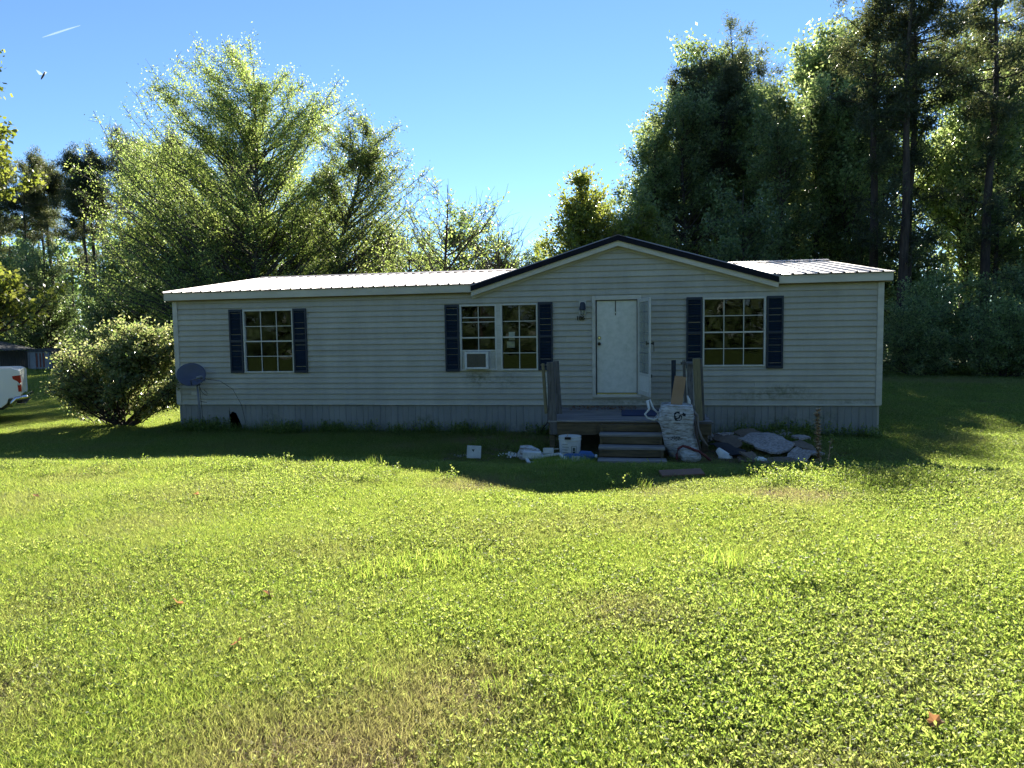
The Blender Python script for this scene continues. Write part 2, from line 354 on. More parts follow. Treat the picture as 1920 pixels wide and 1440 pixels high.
while z0 < PK-.26:
    z1 = z0+EX; mbs = {}
    cuts = sorted({z0, z1, *[h for H in HOLES for h in (H[1], H[3]) if z0 < h < z1]})
    for za, zb_ in zip(cuts[:-1], cuts[1:]):
        zm = (za+zb_)/2
        if z1 < zE(0)-.11: iv = [((HX0, HX0), (HX1, HX1))]
        else:
            ga, gb = gable_x(za), gable_x(zb_)
            if z0 < zE(0)-.06: iv = [((HX0, HX0), (HX1, HX1))]
            else:
                if ga is None: iv = []
                else:
                    if gb is None: gb = (GP, GP+.001)
                    iv = [((ga[0], gb[0]), (ga[1], gb[1]))]
        for H in HOLES:
            if H[1] < zm < H[3]:
                nv = []
                for (l, r) in iv:
                    if H[0] > l[0] and H[2] < r[0]: nv += [(l, (H[0], H[0])), ((H[2], H[2]), r)]
                    else: nv.append((l, r))
                iv = nv
        nv = []
        for (l, r) in iv:
            js = [q_ for q_ in ((k*1.37+.9) % 3.66+3.66*n_ for n_ in range(4)) if len(cuts) == 2 and l[0]+.4 < q_ < r[0]-.4 and l[1]+.4 < q_ < r[1]-.4]
            for q_ in js: nv.append((l, (q_-.0015, q_-.0015))); l = (q_, q_)
            nv.append((l, r))
        iv = nv
        for ii, (l, r) in enumerate(iv):
            mb = mbs.setdefault(ii if len(cuts) == 2 else 0, MB())
            jo = .0022*(ii % 2); ya, yb = course_y(za, z0)-jo, course_y(zb_, z0)-jo
            mb.add([(l[0], ya, za), (r[0], ya, za), (r[1], yb, zb_), (l[1], yb, zb_), (l[0], .03, za), (r[0], .03, za), (r[1], .03, zb_), (l[1], .03, zb_)],
                   [(0,1,2,3), (1,0,4,5), (4,0,3,7), (2,1,5,6), (3,2,6,7), (5,4,7,6)])
            if za == z0:    # butt lip hanging under the lap
                mb.add([(l[0], ya-.004, za-.006), (r[0], ya-.004, za-.006), (r[0], ya-.004, za+.008), (l[0], ya-.004, za+.008), (l[0], ya+.016, za-.006), (r[0], ya+.016, za-.006)],
                       [(0,1,2,3), (0,4,5,1)])
    for mb in mbs.values(): mb.build('siding_board', M['siding'], house)
    z0 = z1; k += 1
# skirting panels
x = 0.03
while x < HX1-.05:
    x1 = min(x+.385, HX1-.03); mb = MB(); y0 = .012
    if abs(x-1.185) < .2:    # the torn panel with a dark hole
        mb.prism([(x, .6), (x1, .6), (x1, -.1), (x+.36, -.1), (x+.25, .22), (x+.17, .40), (x+.08, .44), (x+.03, .38), (x+.004, .52)], y0, y0+.01)
    elif abs(x-.8) < .1:
        mb.prism([(x, .6), (x1, .6), (x1, -.1), (x, -.1)], y0, y0+.01)
    else:
        ribs = [0, .006, .012, .12, .126, .132, .245, .251, .257]
        pr = [(0, -.012), (.014, -.012), (.020, 0), (.120, 0), (.126, -.007), (.132, 0), (.245, 0), (.251, -.007), (.257, 0), (x1-x, 0)]
        pr = [(min(a_, x1-x), b_) for a_, b_ in pr]
        for (a0, b0), (a1, b1) in zip(pr[:-1], pr[1:]):
            if a1 > a0: mb.add([(x+a0, y0+b0, -.1), (x+a1, y0+b1, -.1), (x+a1, y0+b1, .596), (x+a0, y0+b0, .596)], [(0,1,2,3)])
        mb.box(x, y0+.002, -.1, x1, y0+.01, .59)
    mb.build('skirt_panel', M['skirt'], house); x = x1
MB().box(-.02, -.03, .592, HX1+.02, .03, .612).build('starter_strip', M['trim'], house)
# side and rear walls, floor, interior
sw = MB(); sw.box(-.012, .03, -.1, .03, HD, zE(0)-.05); sw.build('side_wall', M['siding'], house)
sw = MB(); sw.box(HX1-.03, .03, -.1, HX1+.012, HD, zE(HX1)-.05); sw.build('side_wall', M['siding'], house)
for xe in (-.014, HX1+.002):
    sw = MB()
    for q in range(20): sw.add([(xe, .03, ZB+q*EX), (xe, HD, ZB+q*EX), (xe+.012, HD, ZB+(q+1)*EX), (xe+.012, .03, ZB+(q+1)*EX), ], [(0,1,2,3)])
    tag(sw.build('side_siding', M['siding'], house), kind='stuff')
    gb = MB(); zz = zE(xe)-.06; gb.add([(xe+.006, 0, zz), (xe+.006, HD, zz), (xe+.006, 4.25, zR(xe)-.04)], [(0,1,2)]); gb.build('gable_end', M['siding'], house)
rw = MB(); rw.box(0, HD-.03, -.1, HX1, HD, 3.06); rw.add([(GL, HD, 3.0), (GR, HD, 3.0), (GP, HD, PK-.2)], [(0,1,2)]); rw.build('rear_wall', M['siding'], house)
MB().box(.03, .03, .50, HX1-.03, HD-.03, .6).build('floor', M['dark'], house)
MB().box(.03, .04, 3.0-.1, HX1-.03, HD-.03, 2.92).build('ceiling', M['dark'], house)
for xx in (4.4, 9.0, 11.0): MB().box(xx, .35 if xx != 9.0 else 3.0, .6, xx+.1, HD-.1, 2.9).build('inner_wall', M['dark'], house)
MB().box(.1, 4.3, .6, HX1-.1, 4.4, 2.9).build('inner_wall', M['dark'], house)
# corner trims
for xa in (-.035, HX1-.075): MB().box(xa, -.036, .60, xa+.11, .04, zE(xa)-.13).build('corner_trim', M['trim'], house, bevel=.004)
# eaves
def strip(x0, x1, ya, yb, dz0, dz1, name, mat):
    mb = MB(); mb.add([(x0, ya, zE(x0)+dz0), (x1, ya, zE(x1)+dz0), (x1, yb, zE(x1)+dz0), (x0, yb, zE(x0)+dz0), (x0, ya, zE(x0)+dz1), (x1, ya, zE(x1)+dz1), (x1, yb, zE(x1)+dz1), (x0, yb, zE(x0)+dz1)],
        [(0,3,2,1),(4,5,6,7),(0,1,5,4),(1,2,6,5),(2,3,7,6),(3,0,4,7)])
    mb.build(name, mat, house, bevel=.003)
for x0, x1 in ((-.15, GL), (GR, 14.78)):
    strip(x0, x1, -.15, -.13, -.168, -.014, 'fascia', M['fascia'])
    strip(x0, x1, -.13, .0, -.150, -.138, 'soffit', M['soffit'])
    strip(x0, x1, -.045, -.02, -.19, -.15, 'frieze', M['soffit'])
def rake(xa, za, xb, zb_, d0, d1, ya, yb, name, mat):
    mb = MB(); mb.add([(xa, ya, za+d0), (xb, ya, zb_+d0), (xb, ya, zb_+d1), (xa, ya, za+d1), (xa, yb, za+d0), (xb, yb, zb_+d0), (xb, yb, zb_+d1), (xa, yb, za+d1)],
        [(0,1,2,3),(7,6,5,4),(0,4,5,1),(3,2,6,7),(0,3,7,4),(1,5,6,2)]); return mb.build(name, mat, house)
for xa, za, xb in ((GL, zE(GL)-.035, GP), (GR, zE(GR)-.03, GP)):
    rake(xa, za, xb, PK, -.215, -.108, -.15, -.125, 'gable_fascia', M['fascia'])
    rake(xa, za, xb, PK, -.112, -.012, -.185, -.14, 'rake_trim', M['black'])
    rake(xa, za, xb, PK, -.20, -.19, -.125, .0, 'gable_soffit', M['soffit'])
    rake(xa, za, xb, PK, -.262, -.205, -.035, -.018, 'gable_frieze', M['trim'])
# roofing: ribbed metal panels
def panel(xa, xb, ya, yb, zfa, zfb, name='roof_panel', pitch=.229, mat='roof'):
    mb = MB(); prof = []; x = xa
    while x < xb-.02:
        prof += [(x, 0), (x+.012, .026), (x+.034, .026), (x+.046, 0)]; x += pitch
    prof.append((xb, 0)); prof = [(min(p, xb), h) for p, h in prof]
    n = len(prof)
    mb.add([(p, ya, zfa(p)+h) for p, h in prof]+[(p, yb, zfb(p)+h) for p, h in prof]+[(p, ya, zfa(p)+h-.006) for p, h in prof],
           [(i, i+1, n+i+1, n+i) for i in range(n-1)]+[(2*n+i, 2*n+i+1, i+1, i) for i in range(n-1)])
    return mb.build(name, M[mat], house)
x = -.17
while x < 14.79:
    x1 = min(x+.916, 14.8)
    if GL < (x+x1)/2 < GR-.3:
        ya = .035; f = lambda p: zE(p)+(zR(p)-zE(p))*(.035+.19)/(4.25+.19)
    else: ya = -.19; f = zE
    if x < GL < x1: x1 = GL; ya = -.19; f = zE
    if x < GR < x1: x1 = GR; ya = .035; f = lambda p: zE(p)+(zR(p)-zE(p))*(.035+.19)/(4.25+.19)
    panel(x, x1, ya, 4.25, f, zR); panel(x, x1, 8.7, 4.25, zE, zR)
    x = x1
rc = MB()
for x0, x1 in ((-.17, 14.8),):
    rc.add([(x0, 4.08, zR(x0)+.0), (x1, 4.08, zR(x1)), (x1, 4.25, zR(x1)+.045), (x0, 4.25, zR(x0)+.045), (x1, 4.42, zR(x1)), (x0, 4.42, zR(x0))], [(0,1,2,3), (3,2,4,5)])
rc.build('ridge_cap', M['roof'], house)
# dormer roof
def dorm(xa, za):
    n = 8
    for q in range(9):
        y0, y1 = -.185+q*.9, min(-.185+(q+1)*.9, 8.6)
        mb = MB(); ys = []
        y = y0
        while y < y1-.02: ys += [(y, 0), (y+.012, .02), (y+.034, .02), (y+.046, 0)]; y += .229
        ys.append((y1, 0)); k = len(ys)
        mb.add([(xa, y, za+h-.01) for y, h in ys]+[(GP, y, PK+h-.01) for y, h in ys], [(i, i+1, k+i+1, k+i) for i in range(k-1)])
        mb.build('roof_panel', M['roof'], house)
dorm(GL-.02, zE(GL)-.035); dorm(GR+.02, zE(GR)-.03)
MB().add([(GP-.16, -.195, PK-.045), (GP, -.195, PK+.015), (GP+.16, -.195, PK-.045), (GP-.16, 8.6, PK-.045), (GP, 8.6, PK+.015), (GP+.16, 8.6, PK-.045)], [(0,1,4,3), (1,2,5,4)]).build('ridge_cap', M['black'], house)

# windows
def window(x0, z0, x1, z1, nc, nr, sill_raise=0):
    t = .032; mb = MB()
    for a in ((x0, z0, x0+t, z1), (x1-t, z0, x1, z1), (x0+t, z1-t, x1-t, z1), (x0+t, z0, x1-t, z0+t)):
        mb.box(a[0], -.04, a[1], a[2], .05, a[3])
    fr = mb.build('window', M['winwhite'], house, bevel=.003)
    xi0, xi1, zi0, zi1 = x0+t, x1-t, z0+t, z1-t; zm = (zi0+zi1)/2
    MB().box(xi0, -.012, zm-.014, xi1, .03, zm+.014).build('sash_rail', M['winwhite'], fr)
    for q in range(1, nc):
        xx = xi0+(xi1-xi0)*q/nc; MB().box(xx-.007, .0, zi0, xx+.007, .018, zi1).build('muntin', M['winwhite'], fr)
    for q in range(1, nr):
        if q*2 == nr: continue
        zz = zi0+(zi1-zi0)*q/nr; MB().box(xi0, -.001, zz-.007, xi1, .017, zz+.007).build('muntin', M['winwhite'], fr)
    for a in range(nc):
        for b in range(nr):
            if sill_raise and b == 0: continue
            xa, xb = xi0+(xi1-xi0)*a/nc, xi0+(xi1-xi0)*(a+1)/nc; za, zb_ = zi0+(zi1-zi0)*b/nr, zi0+(zi1-zi0)*(b+1)/nr
            e = .002; tl = random.uniform(-.0012, .0012)
            MB().add([(xa+e, .022+tl, za+e), (xb-e, .022-tl, za+e), (xb-e, .022-tl*.5, zb_-e), (xa+e, .022+tl*.7, zb_-e)], [(0,1,2,3)]).build('pane', M['glass'], fr)
    return fr
for q, wn in enumerate(WIN): fr = window(*wn, sill_raise=(q == 1))
# left of the twin windows: raised sash rails and side filler round the cooler
fr = [o for o in house.children if o.name.startswith('window')][1]
fr['label'] = 'twin window light with an air conditioner in its raised lower sash'
MB().box(6.477, -.018, 1.708, 7.183, .02, 1.738).build('sash_rail', M['winwhite'], fr)
MB().box(6.477, .003, 2.395, 7.183, .02, 2.415).build('sash_rail', M['winwhite'], fr)
MB().box(6.477, .0, 1.342, 6.56, .012, 1.705).build('filler_panel', M['winwhite'], fr)
mb = MB()
for q in range(7): mb.box(7.055+q*.018, -.004 if q % 2 else .004, 1.342, 7.073+q*.018, .012, 1.705)
mb.build('accordion_panel', M['winwhite'], fr)
MB().box(7.215, -.03, 1.30, 7.30, -.012, 2.68).build('mullion_cover', M['trim'], house)
# shutters
def shutter_mesh(wd, h):
    mb = MB(); y0, y1 = -.055, -.02; s = .035
    for a in ((0, 0, s, h), (wd-s, 0, wd, h), (s, 0, wd-s, .05), (s, h-.05, wd-s, h), (s, h*.5-.025, wd-s, h*.5+.025)): mb.box(a[0], y0, a[1], a[2], y1, a[3])
    for lo, hi in ((.05, h*.5-.025), (h*.5+.025, h-.05)):
        n = int((hi-lo)/.03)
        for q in range(n):
            z = lo+(hi-lo)*(q+.5)/n; mb.add([(s, y0+.006, z-.013), (wd-s, y0+.006, z-.013), (wd-s, y1-.004, z+.013), (s, y1-.004, z+.013)], [(0,1,2,3)])
    mb.box(s, y1-.003, .05, wd-s, y1, h-.05)
    return mb
for x0, x1, z0, z1 in ((1.303,1.61,.69,2.07),(2.78,3.085,.686,2.065),(6.13,6.43,.692,2.083),(8.08,8.375,.71,2.094),(11.02,11.325,.729,2.129),(12.54,12.85,.72,2.124)):
    sb = shutter_mesh(x1-x0, z1-z0); sb.v = [(a+x0, b, c_+z0+ZB) for a, b, c_ in sb.v]
    sb.build('shutter', M['shutter'], house)
# front door
mb = MB(); dx0, dz0, dx1, dz1 = DOOR
mb.box(dx0, -.05, dz0, dx0+.07, .06, dz1); mb.box(dx1-.07, -.05, dz0, dx1, .06, dz1); mb.box(dx0+.07, -.05, dz1-.085, dx1-.07, .06, dz1); mb.box(dx0+.07, -.06, dz0, dx1-.07, .06, dz0+.055)
df = mb.build('door_frame', M['trim'], house, bevel=.006)
mb = MB(); mb.box(dx0+.07, .0, dz0+.055, dx0+.095, .06, dz1-.085); mb.box(dx1-.085, .0, dz0+.055, dx1-.07, .06, dz1-.085); mb.box(dx0+.095, .0, dz1-.10, dx1-.085, .06, dz1-.085)
mb.build('door_stop', M['dark'], df)
dr = MB().box(9.262, .012, .845, 10.058, .05, 2.695).build('door', M['door'], house, bevel=.002)
MB().box(9.262, -.002, .80, 10.058, .05, .835).build('threshold', M['chrome'], house)
def rod_y(mb, x, z, y0, y1, r, n=16):
    mb.add([(x+r*math.cos(2*math.pi*j/n), yy, z+r*math.sin(2*math.pi*j/n)) for yy in (y0, y1) for j in range(n)],
           [tuple(range(n)), tuple(range(2*n-1, n-1, -1))]+[(j, (j+1) % n, n+(j+1) % n, n+j) for j in range(n)])
    return mb
mb = MB(); rod_y(mb, 9.315, 1.955, -.005, .012, .032); mb.build('deadbolt', M['blackmetal'], dr)
mb = MB(); rod_y(mb, 9.315, 1.955, -.010, -.0055, .022); mb.build('deadbolt_face', M['chrome'], dr)
mb = MB(); rod_y(mb, 9.31, 1.835, .004, .012, .034); rod_y(mb, 9.31, 1.835, -.02, .004, .014); rod_y(mb, 9.31, 1.835, -.055, -.02, .028); mb.build('knob', M['blackmetal'], dr, bevel=.003)
MB().box(9.628, .003, 2.475, 9.645, .012, 2.69).build('door_strap', M['blackmetal'], dr)
MB().box(9.628, .003, 2.405, 9.645, .012, 2.445).build('door_strap', M['blackmetal'], dr)
# storm door, swung open to the right
ang = R(-102.5)
sdr = bpy.data.objects.new('storm_door', None); C.objects.link(sdr); sdr.parent = house; sdr.location = (10.085, -.045, .83); sdr.rotation_euler = (0, 0, -ang-math.pi)
# local: x runs from the hinge out, y thickness
def sbuild(mb, name, mat, par=None, bevel=0): return mb.build(name, mat, par or sdr, origin=(0, 0, 0), bevel=bevel)
mb = MB(); W_, H_ = .86, 1.88
for a in ((0, 0, .065, H_), (W_-.065, 0, W_, H_), (.065, 0, W_-.065, .09), (.065, H_-.065, W_-.065, H_), (.065, .38, W_-.065, .43)): mb.box(a[0], 0, a[1], a[2], .03, a[3])
sbuild(mb, 'storm_frame', M['winwhite'], bevel=.003)
sbuild(MB().box(.065, .008, .09, W_-.065, .022, .38), 'kick_panel', M['door'])
mt, nt_ = newmat('hazy_storm_glass'); tb = N(nt_, 'ShaderNodeBsdfTransparent'); tb.inputs[0].default_value = (.86,.88,.86,1); dfb = N(nt_, 'ShaderNodeBsdfPrincipled'); dfb.inputs['Base Color'].default_value = (.4,.44,.40,1); dfb.inputs['Roughness'].default_value = .15
mx = N(nt_, 'ShaderNodeMixShader'); mx.inputs[0].default_value = .35; o_ = N(nt_, 'ShaderNodeOutputMaterial'); nt_.links.new(tb.outputs[0], mx.inputs[1]); nt_.links.new(dfb.outputs[0], mx.inputs[2]); nt_.links.new(mx.outputs[0], o_.inputs[0])
M['stormglass'] = mt
for za, zb_ in ((.43, H_-.065),): sbuild(MB().box(.065, .012, za, W_-.065, .018, zb_), 'storm_glass', mt)
mb = MB()
mb.box(W_*.5-.003, .005, .43, W_*.5+.003, .011, H_-.065)
for q in range(1, 7): mb.box(.065, .004, .43+1.385*q/7-.003, W_-.065, .010, .43+1.385*q/7+.003)
sbuild(mb, 'storm_grille', M['shedw'])
mb = MB(); mb.box(W_-.055, -.05, 1.0, W_-.02, .08, 1.03); mb.box(W_-.05, -.055, .98, W_-.025, -.04, 1.06); mb.tube([(W_-.04, .08, 1.015), (W_-.0, .085, .98), (W_+.01, .085, .86)], .007, 6); mb.box(W_-.06, .07, .99, W_-.02, .095, 1.04)
sbuild(mb, 'storm_handle', M['blackmetal'])
mb = MB(); mb.tube([(.03, .05, .40), (.4, .06, .435), (.80, .045, .40)], .012, 8); mb.box(.77, .03, .37, .83, .06, .43); mb.box(.0, .03, .38, .06, .07, .42)
sbuild(mb, 'door_closer', M['blackmetal'])
# wall lamp
lp = MB().box(8.91, -.045, 2.43, 9.05, -.02, 2.70).build('wall_lamp', M['trim'], house, bevel=.004)
mb = MB(); c_ = (8.985, -.11, 0)
mb.v = []; mb.lathe((8.985, -.115, 2.52), [(.055, 0), (.068, .01), (.050, .13), (.030, .155)], 8); mb.build('lamp_shade', M['shutter'], lp)
mb = MB(); mb.lathe((8.985, -.115, 2.41), [(.022, 0), (.035, .03), (.045, .11)], 8); mb.build('lamp_glass', M['stormglass'], lp)
mb = MB()
for q in range(4):
    a_ = q*math.pi/2+.785; mb.tube([(8.985+.05*math.cos(a_), -.115+.05*math.sin(a_), 2.53), (8.985+.043*math.cos(a_), -.115+.043*math.sin(a_), 2.44), (8.985, -.115, 2.40)], .004, 5)
mb.box(8.975, -.115, 2.60, 8.995, -.03, 2.615); mb.build('lamp_cage', M['blackmetal'], lp)
# house number 186
def text_mesh(txt, size, depth=.006):
    cu = bpy.data.curves.new('t', 'FONT'); cu.body = txt; cu.size = size; cu.extrude = depth; cu.offset = size*.03
    ob = bpy.data.objects.new('t', cu); C.objects.link(ob); dg = bpy.context.evaluated_depsgraph_get(); dg.update()
    me = bpy.data.meshes.new_from_object(ob.evaluated_get(dg)); bpy.data.objects.remove(ob); return me
for q, d in enumerate('186'):
    me = text_mesh(d, .118); me.materials.clear(); me.materials.append(M['blackmetal'])
    o = link('number_digit', me, house, (8.855+q*.056, -.045, 2.318)); o.rotation_euler = (R(90), 0, 0)
# conduit box low on the wall left end
MB().box(.33, -.03, .80, .45, -.012, .88).build('outlet_cover', M['trim'], house)

# window cooler
ac = thing('air_conditioner', 'white window air conditioner with grey grille in left light of the twin window', 'air conditioner', (6.815, -.1, 1.345))
MB().box(6.565, -.14, 1.345, 7.05, .25, 1.70).build('casing', M['white'], ac, bevel=.01)
MB().box(6.61, -.150, 1.385, 7.005, -.141, 1.665).build('grille', simple('grey_grille', (.10,.095,.075), (.06,.06,.05), 6, .6), ac)
mb = MB()
for q in range(26): zz = 1.39+q*.0107; mb.box(6.615, -.154, zz, 7.0, -.149, zz+.003)
tag(mb.build('grille_fins', simple('fins', (.14,.13,.10), None, 9, .5), ac), kind='stuff')
mb = MB()
for a in ((6.565, 1.345, 6.61, 1.70), (7.005, 1.345, 7.05, 1.70), (6.61, 1.66, 7.005, 1.70), (6.61, 1.345, 7.005, 1.385)): mb.box(a[0], -.162, a[1], a[2], -.142, a[3])
mb.build('bezel', M['white'], ac, bevel=.004)
# papers behind the glass
for (xa, xb, za, zb_, lb) in ((7.46, 7.585, 1.93, 2.10, 'upper of two white paper notices taped inside the window beside the air conditioner'), (7.42, 7.58, 1.775, 1.905, 'lower of two white paper notices with a dark curl mark inside the window')):
    o = MB().box(xa, .035, za, xb, .037, zb_).build('paper_notice', M['white']); tag(o, lb, 'notice', 'paper notices inside the window')

# ------------------------------------------------------------------ porch
porch = thing('porch_steps', 'weathered grey wooden stoop with three steps and broken rail posts at the door', 'porch', (9.9, -1.2, 0))
PX0, PX1, PY = 8.5, 11.25, -2.2
nb = 16
for q in range(nb):
    y1 = -.03-(q)*(abs(PY)+.03-.03)/nb; y0 = y1-(abs(PY))/nb+.010
    z = .545+random.uniform(-.004, .004)
    MB().box(PX0+random.uniform(-.02, .0), y0, z-.03, PX1+random.uniform(0, .03), y1, z).build('deck_board', M['wood'], porch, bevel=.004)
MB().box(8.64, PY-.03, .525, 10.42, PY+.0, .552).build('nosing_board', M['tread'], porch, bevel=.003)
MB().box(PX0, PY-.002, .30, 9.33, PY+.036, .512).build('rim_board', M['woodb'], porch, bevel=.004)
MB().box(9.333, PY-.004, .31, 10.42, PY+.034, .510).build('rim_board', M['woodb'], porch, bevel=.004)
MB().box(10.423, PY-.0, .31, PX1, PY+.036, .512).build('rim_board', M['woodb'], porch, bevel=.004)
MB().box(PX0, PY+.04, .30, PX0+.038, -.05, .510).build('rim_board', M['woodb'], porch, bevel=.004)
MB().box(PX1-.038, PY+.04, .30, PX1, -.05, .510).build('rim_board', M['woodb'], porch, bevel=.004)
for xx, yy in ((8.55, -2.1), (9.9, -1.9), (11.15, -2.1), (8.6, -.2), (11.1, -.2)): MB().box(xx-.045, yy-.045, -.05, xx+.045, yy+.045, .51).build('deck_leg', M['woodb'], porch)
for q, (yf, zt) in enumerate(((-2.65, .38), (-2.98, .215), (-3.31, .055))):
    xa, xb = 9.385-.005*q, 10.41+.01*q; yb = yf+.30
    MB().box(xa, yf, zt-.042, xb+.02, yf+.145, zt).build('stair_tread', M['tread'], porch, bevel=.006)
    MB().box(xa, yf+.152, zt-.04, xb+.02, yb, zt-.002).build('stair_tread', M['wood'], porch, bevel=.006)
    if q < 3: MB().box(xa+.01, yf+.34 if q else -2.325, zt+.004, xb-.01, yf+.365 if q else -2.30, zt+.125 if q else .50).build('stair_riser', M['woodb'], porch, bevel=.003)
for xx in (9.42, 10.37): MB().prism([(xx, 0)]*0 or [(0, 0)], 0, 0) if False else None
for xx in (9.40, 10.37):
    mb = MB(); ys = [(-2.24, .50), (-2.24, -.02), (-3.29, -.02), (-3.29, .012), (-3.0, .012), (-3.0, .172), (-2.67, .172), (-2.67, .337), (-2.35, .337), (-2.35, .50)]
    n = len(ys); mb.add([(xx, y, z) for y, z in ys]+[(xx+.036, y, z) for y, z in ys], [tuple(range(n)), tuple(range(2*n-1, n-1, -1))]+[(i, i+n, (i+1) % n+n, (i+1) % n) for i in range(n)])
    mb.build('stair_stringer', M['woodb'], porch)
# rail posts, left cluster then right cluster
def post(a, b, wx, wy, mat, lb=None):
    o = MB().beam(a, b, wx, wy).build('rail_post', mat, porch, bevel=.006)
    if lb: o['label'] = lb
    return o
post((8.585, -2.17, .30), (8.53, -2.17, 1.565), .125, .09, M['woodv'], 'thick grey post at the left front corner of the deck')
post((8.445, -2.12, .66), (8.395, -2.10, 1.54), .05, .10, M['woody'], 'thin pale board leaning outside the left post')
post((8.60, -1.2, .50), (8.545, -1.22, 1.545), .10, .05, M['woodv'])
post((8.47, -1.9, .45), (8.47, -1.75, 1.45), .04, .09, M['woodv'])
post((11.065, -2.12, .30), (11.0, -2.12, 1.605), .115, .09, M['woody'], 'pale peeling post at the right front corner of the deck')
post((11.14, -2.04, .32), (11.085, -2.04, 1.60), .05, .08, M['woodv'])
post((10.755, -.35, .55), (10.755, -.35, 1.51), .085, .06, M['shutter'], 'dark blue painted post against the wall')
post((10.93, -1.0, .55), (10.89, -1.0, 1.53), .05, .06, M['woodv'])
post((10.98, -1.5, .55), (10.97, -1.3, 1.50), .10, .05, M['woodv'])
post((10.90, -.7, 1.47), (11.02, -1.6, 1.50), .04, .09, M['woodv'])
MB().box(10.95, -2.22, .50, 11.28, -2.0, .53).build('deck_board', M['wood'], porch)
dm = MB().box(9.75, -1.5, .552, 10.62, -.55, .562).build('doormat', M['mat'], bevel=.003); tag(dm, 'flat blue doormat lying on the grey stoop before the door', 'doormat')
# dead leaves on the deck
V = []; Q = []
for q in range(160):
    x, y = rng.uniform(8.75, 10.1), -rng.uniform(.05, .9)*rng.uniform(.3, 1); a_ = rng.uniform(0, 6.28); l = rng.uniform(.02, .05); zz = .555+rng.uniform(0, .02)
    n = len(V); V += [(x, y, zz), (x+l*math.cos(a_), y+l*math.sin(a_), zz+.01), (x+l*1.2*math.cos(a_+.5), y+l*1.2*math.sin(a_+.5), zz+.02), (x+l*.6*math.cos(a_+1.2), y+l*.6*math.sin(a_+1.2), zz+.004)]; Q.append((n, n+1, n+2, n+3))
o = link('leaf_litter', fastmesh('leaf_litter', V, Q, M['leafdry'])); tag(o, 'dry brown leaves and twigs scattered at the back of the stoop', 'leaf litter', kind='stuff')
# cable hanging from the left post to the skirt
o = MB().tube([(8.42, -1.2, .66), (8.40, -1.0, .50), (8.30, -.6, .30), (8.12, -.15, .06), (8.06, -.05, .02)], .011, 6).build('cable', M['cable'], smooth=True); tag(o, 'black cable slanting from left porch post down to the skirting', 'cable')
o = MB().tube([(8.07, -.06, .02), (8.25, -.2, .03), (8.40, -.4, .09), (8.46, -.8, .20)], .012, 6).build('hose', M['cable'], smooth=True); tag(o, 'short black hose curving on the ground beside the stoop', 'hose')

# ------------------------------------------------------------------ junk by the steps
def noisev(p, s=1.0, seed=0):
    x, y, z = p; return (math.sin(x*5.1*s+seed)*math.cos(y*4.3*s+1.7*seed)+math.sin(z*6.7*s+x*3.1*s+seed)*.7+math.sin(y*9.3*s+z*7.9*s)*.4)/2
bag = thing('bulk_bag', 'big slumped white woven bag stuffed beside the wooden steps', 'bag', (10.72, -2.62, 0))
def ringbag(path, name, mat, par, seed=1, nseg=64, amp=.030, top=True):
    mb = MB(); rows = []
    for cx, cy, z, rx, ry, pw in path:
        row = []
        for j in range(nseg):
            a_ = 2*math.pi*j/nseg; ca, sa = math.cos(a_), math.sin(a_)
            x = cx+rx*math.copysign(abs(ca)**pw, ca); y = cy+ry*math.copysign(abs(sa)**pw, sa)
            d = amp*noisev((x*2.2, y*2.2, z*5.5), 1.2, seed)+amp*.5*noisev((x*5, y*5, z*18), 1.3, seed+3); row.append((x+ca*d, y+sa*d, z+d*.35))
        rows.append(row)
    vs = [p for r_ in rows for p in r_]; n = nseg
    fs = [(i*n+j, i*n+(j+1) % n, (i+1)*n+(j+1) % n, (i+1)*n+j) for i in range(len(rows)-1) for j in range(n)]
    mb.add(vs, fs); mb.add(rows[0], [tuple(reversed(range(n)))])
    if top: mb.add(rows[-1], [tuple(range(n))])
    return mb.build(name, mat, par, smooth=True)
mt, nt_ = newmat('white_woven_plastic'); v = setup(mt); n1 = noise(nt_, v, 5, 6); n2 = N(nt_, 'ShaderNodeMapping'); n2.inputs['Scale'].default_value = (2, 2, 9); nt_.links.new(v, n2.inputs[0]); n3 = noise(nt_, n2.outputs[0], 4, 6, .7)
c = ramp(nt_, n3, [(.36, (.22,.19,.13)), (.58, (.66,.67,.66))])
def ringmask(cx, cz, r, wd):
    mp = N(nt_, 'ShaderNodeMapping'); mp.inputs['Location'].default_value = (-cx, 0, -cz); mp.inputs['Scale'].default_value = (1, 0, 1); nt_.links.new(v, mp.inputs[0])
    ln = N(nt_, 'ShaderNodeVectorMath', operation='LENGTH'); nt_.links.new(mp.outputs[0], ln.inputs[0])
    d = math_(nt_, 'ABSOLUTE', math_(nt_, 'SUBTRACT', math_(nt_, 'ADD', ln.outputs['Value'], math_(nt_, 'MULTIPLY', math_(nt_, 'SUBTRACT', n1, .5), .22)), r))
    return math_(nt_, 'LESS_THAN', d, wd)
nq = noise(nt_, v, 14, 3, .6)
mk = math_(nt_, 'MULTIPLY', math_(nt_, 'MAXIMUM', math_(nt_, 'MAXIMUM', ringmask(-.085, .72, .045, .014), ringmask(-.05, .68, .05, .010)), math_(nt_, 'MULTIPLY', blob(nt_, v, (.045, .735), (.06, .04), .2), math_(nt_, 'GREATER_THAN', nq, .5))), math_(nt_, 'GREATER_THAN', nq, .42))
sp_ = math_(nt_, 'MULTIPLY', blob(nt_, v, (-.12, .34), (.14, .05), .3), math_(nt_, 'GREATER_THAN', noise(nt_, v, 60, 1), .55))
c = mixc(nt_, math_(nt_, 'MAXIMUM', mk, sp_), c, (.02,.02,.02))
finish(mt, c, .5, 0, n3, 1.0, .05, .3); M['woven'] = mt
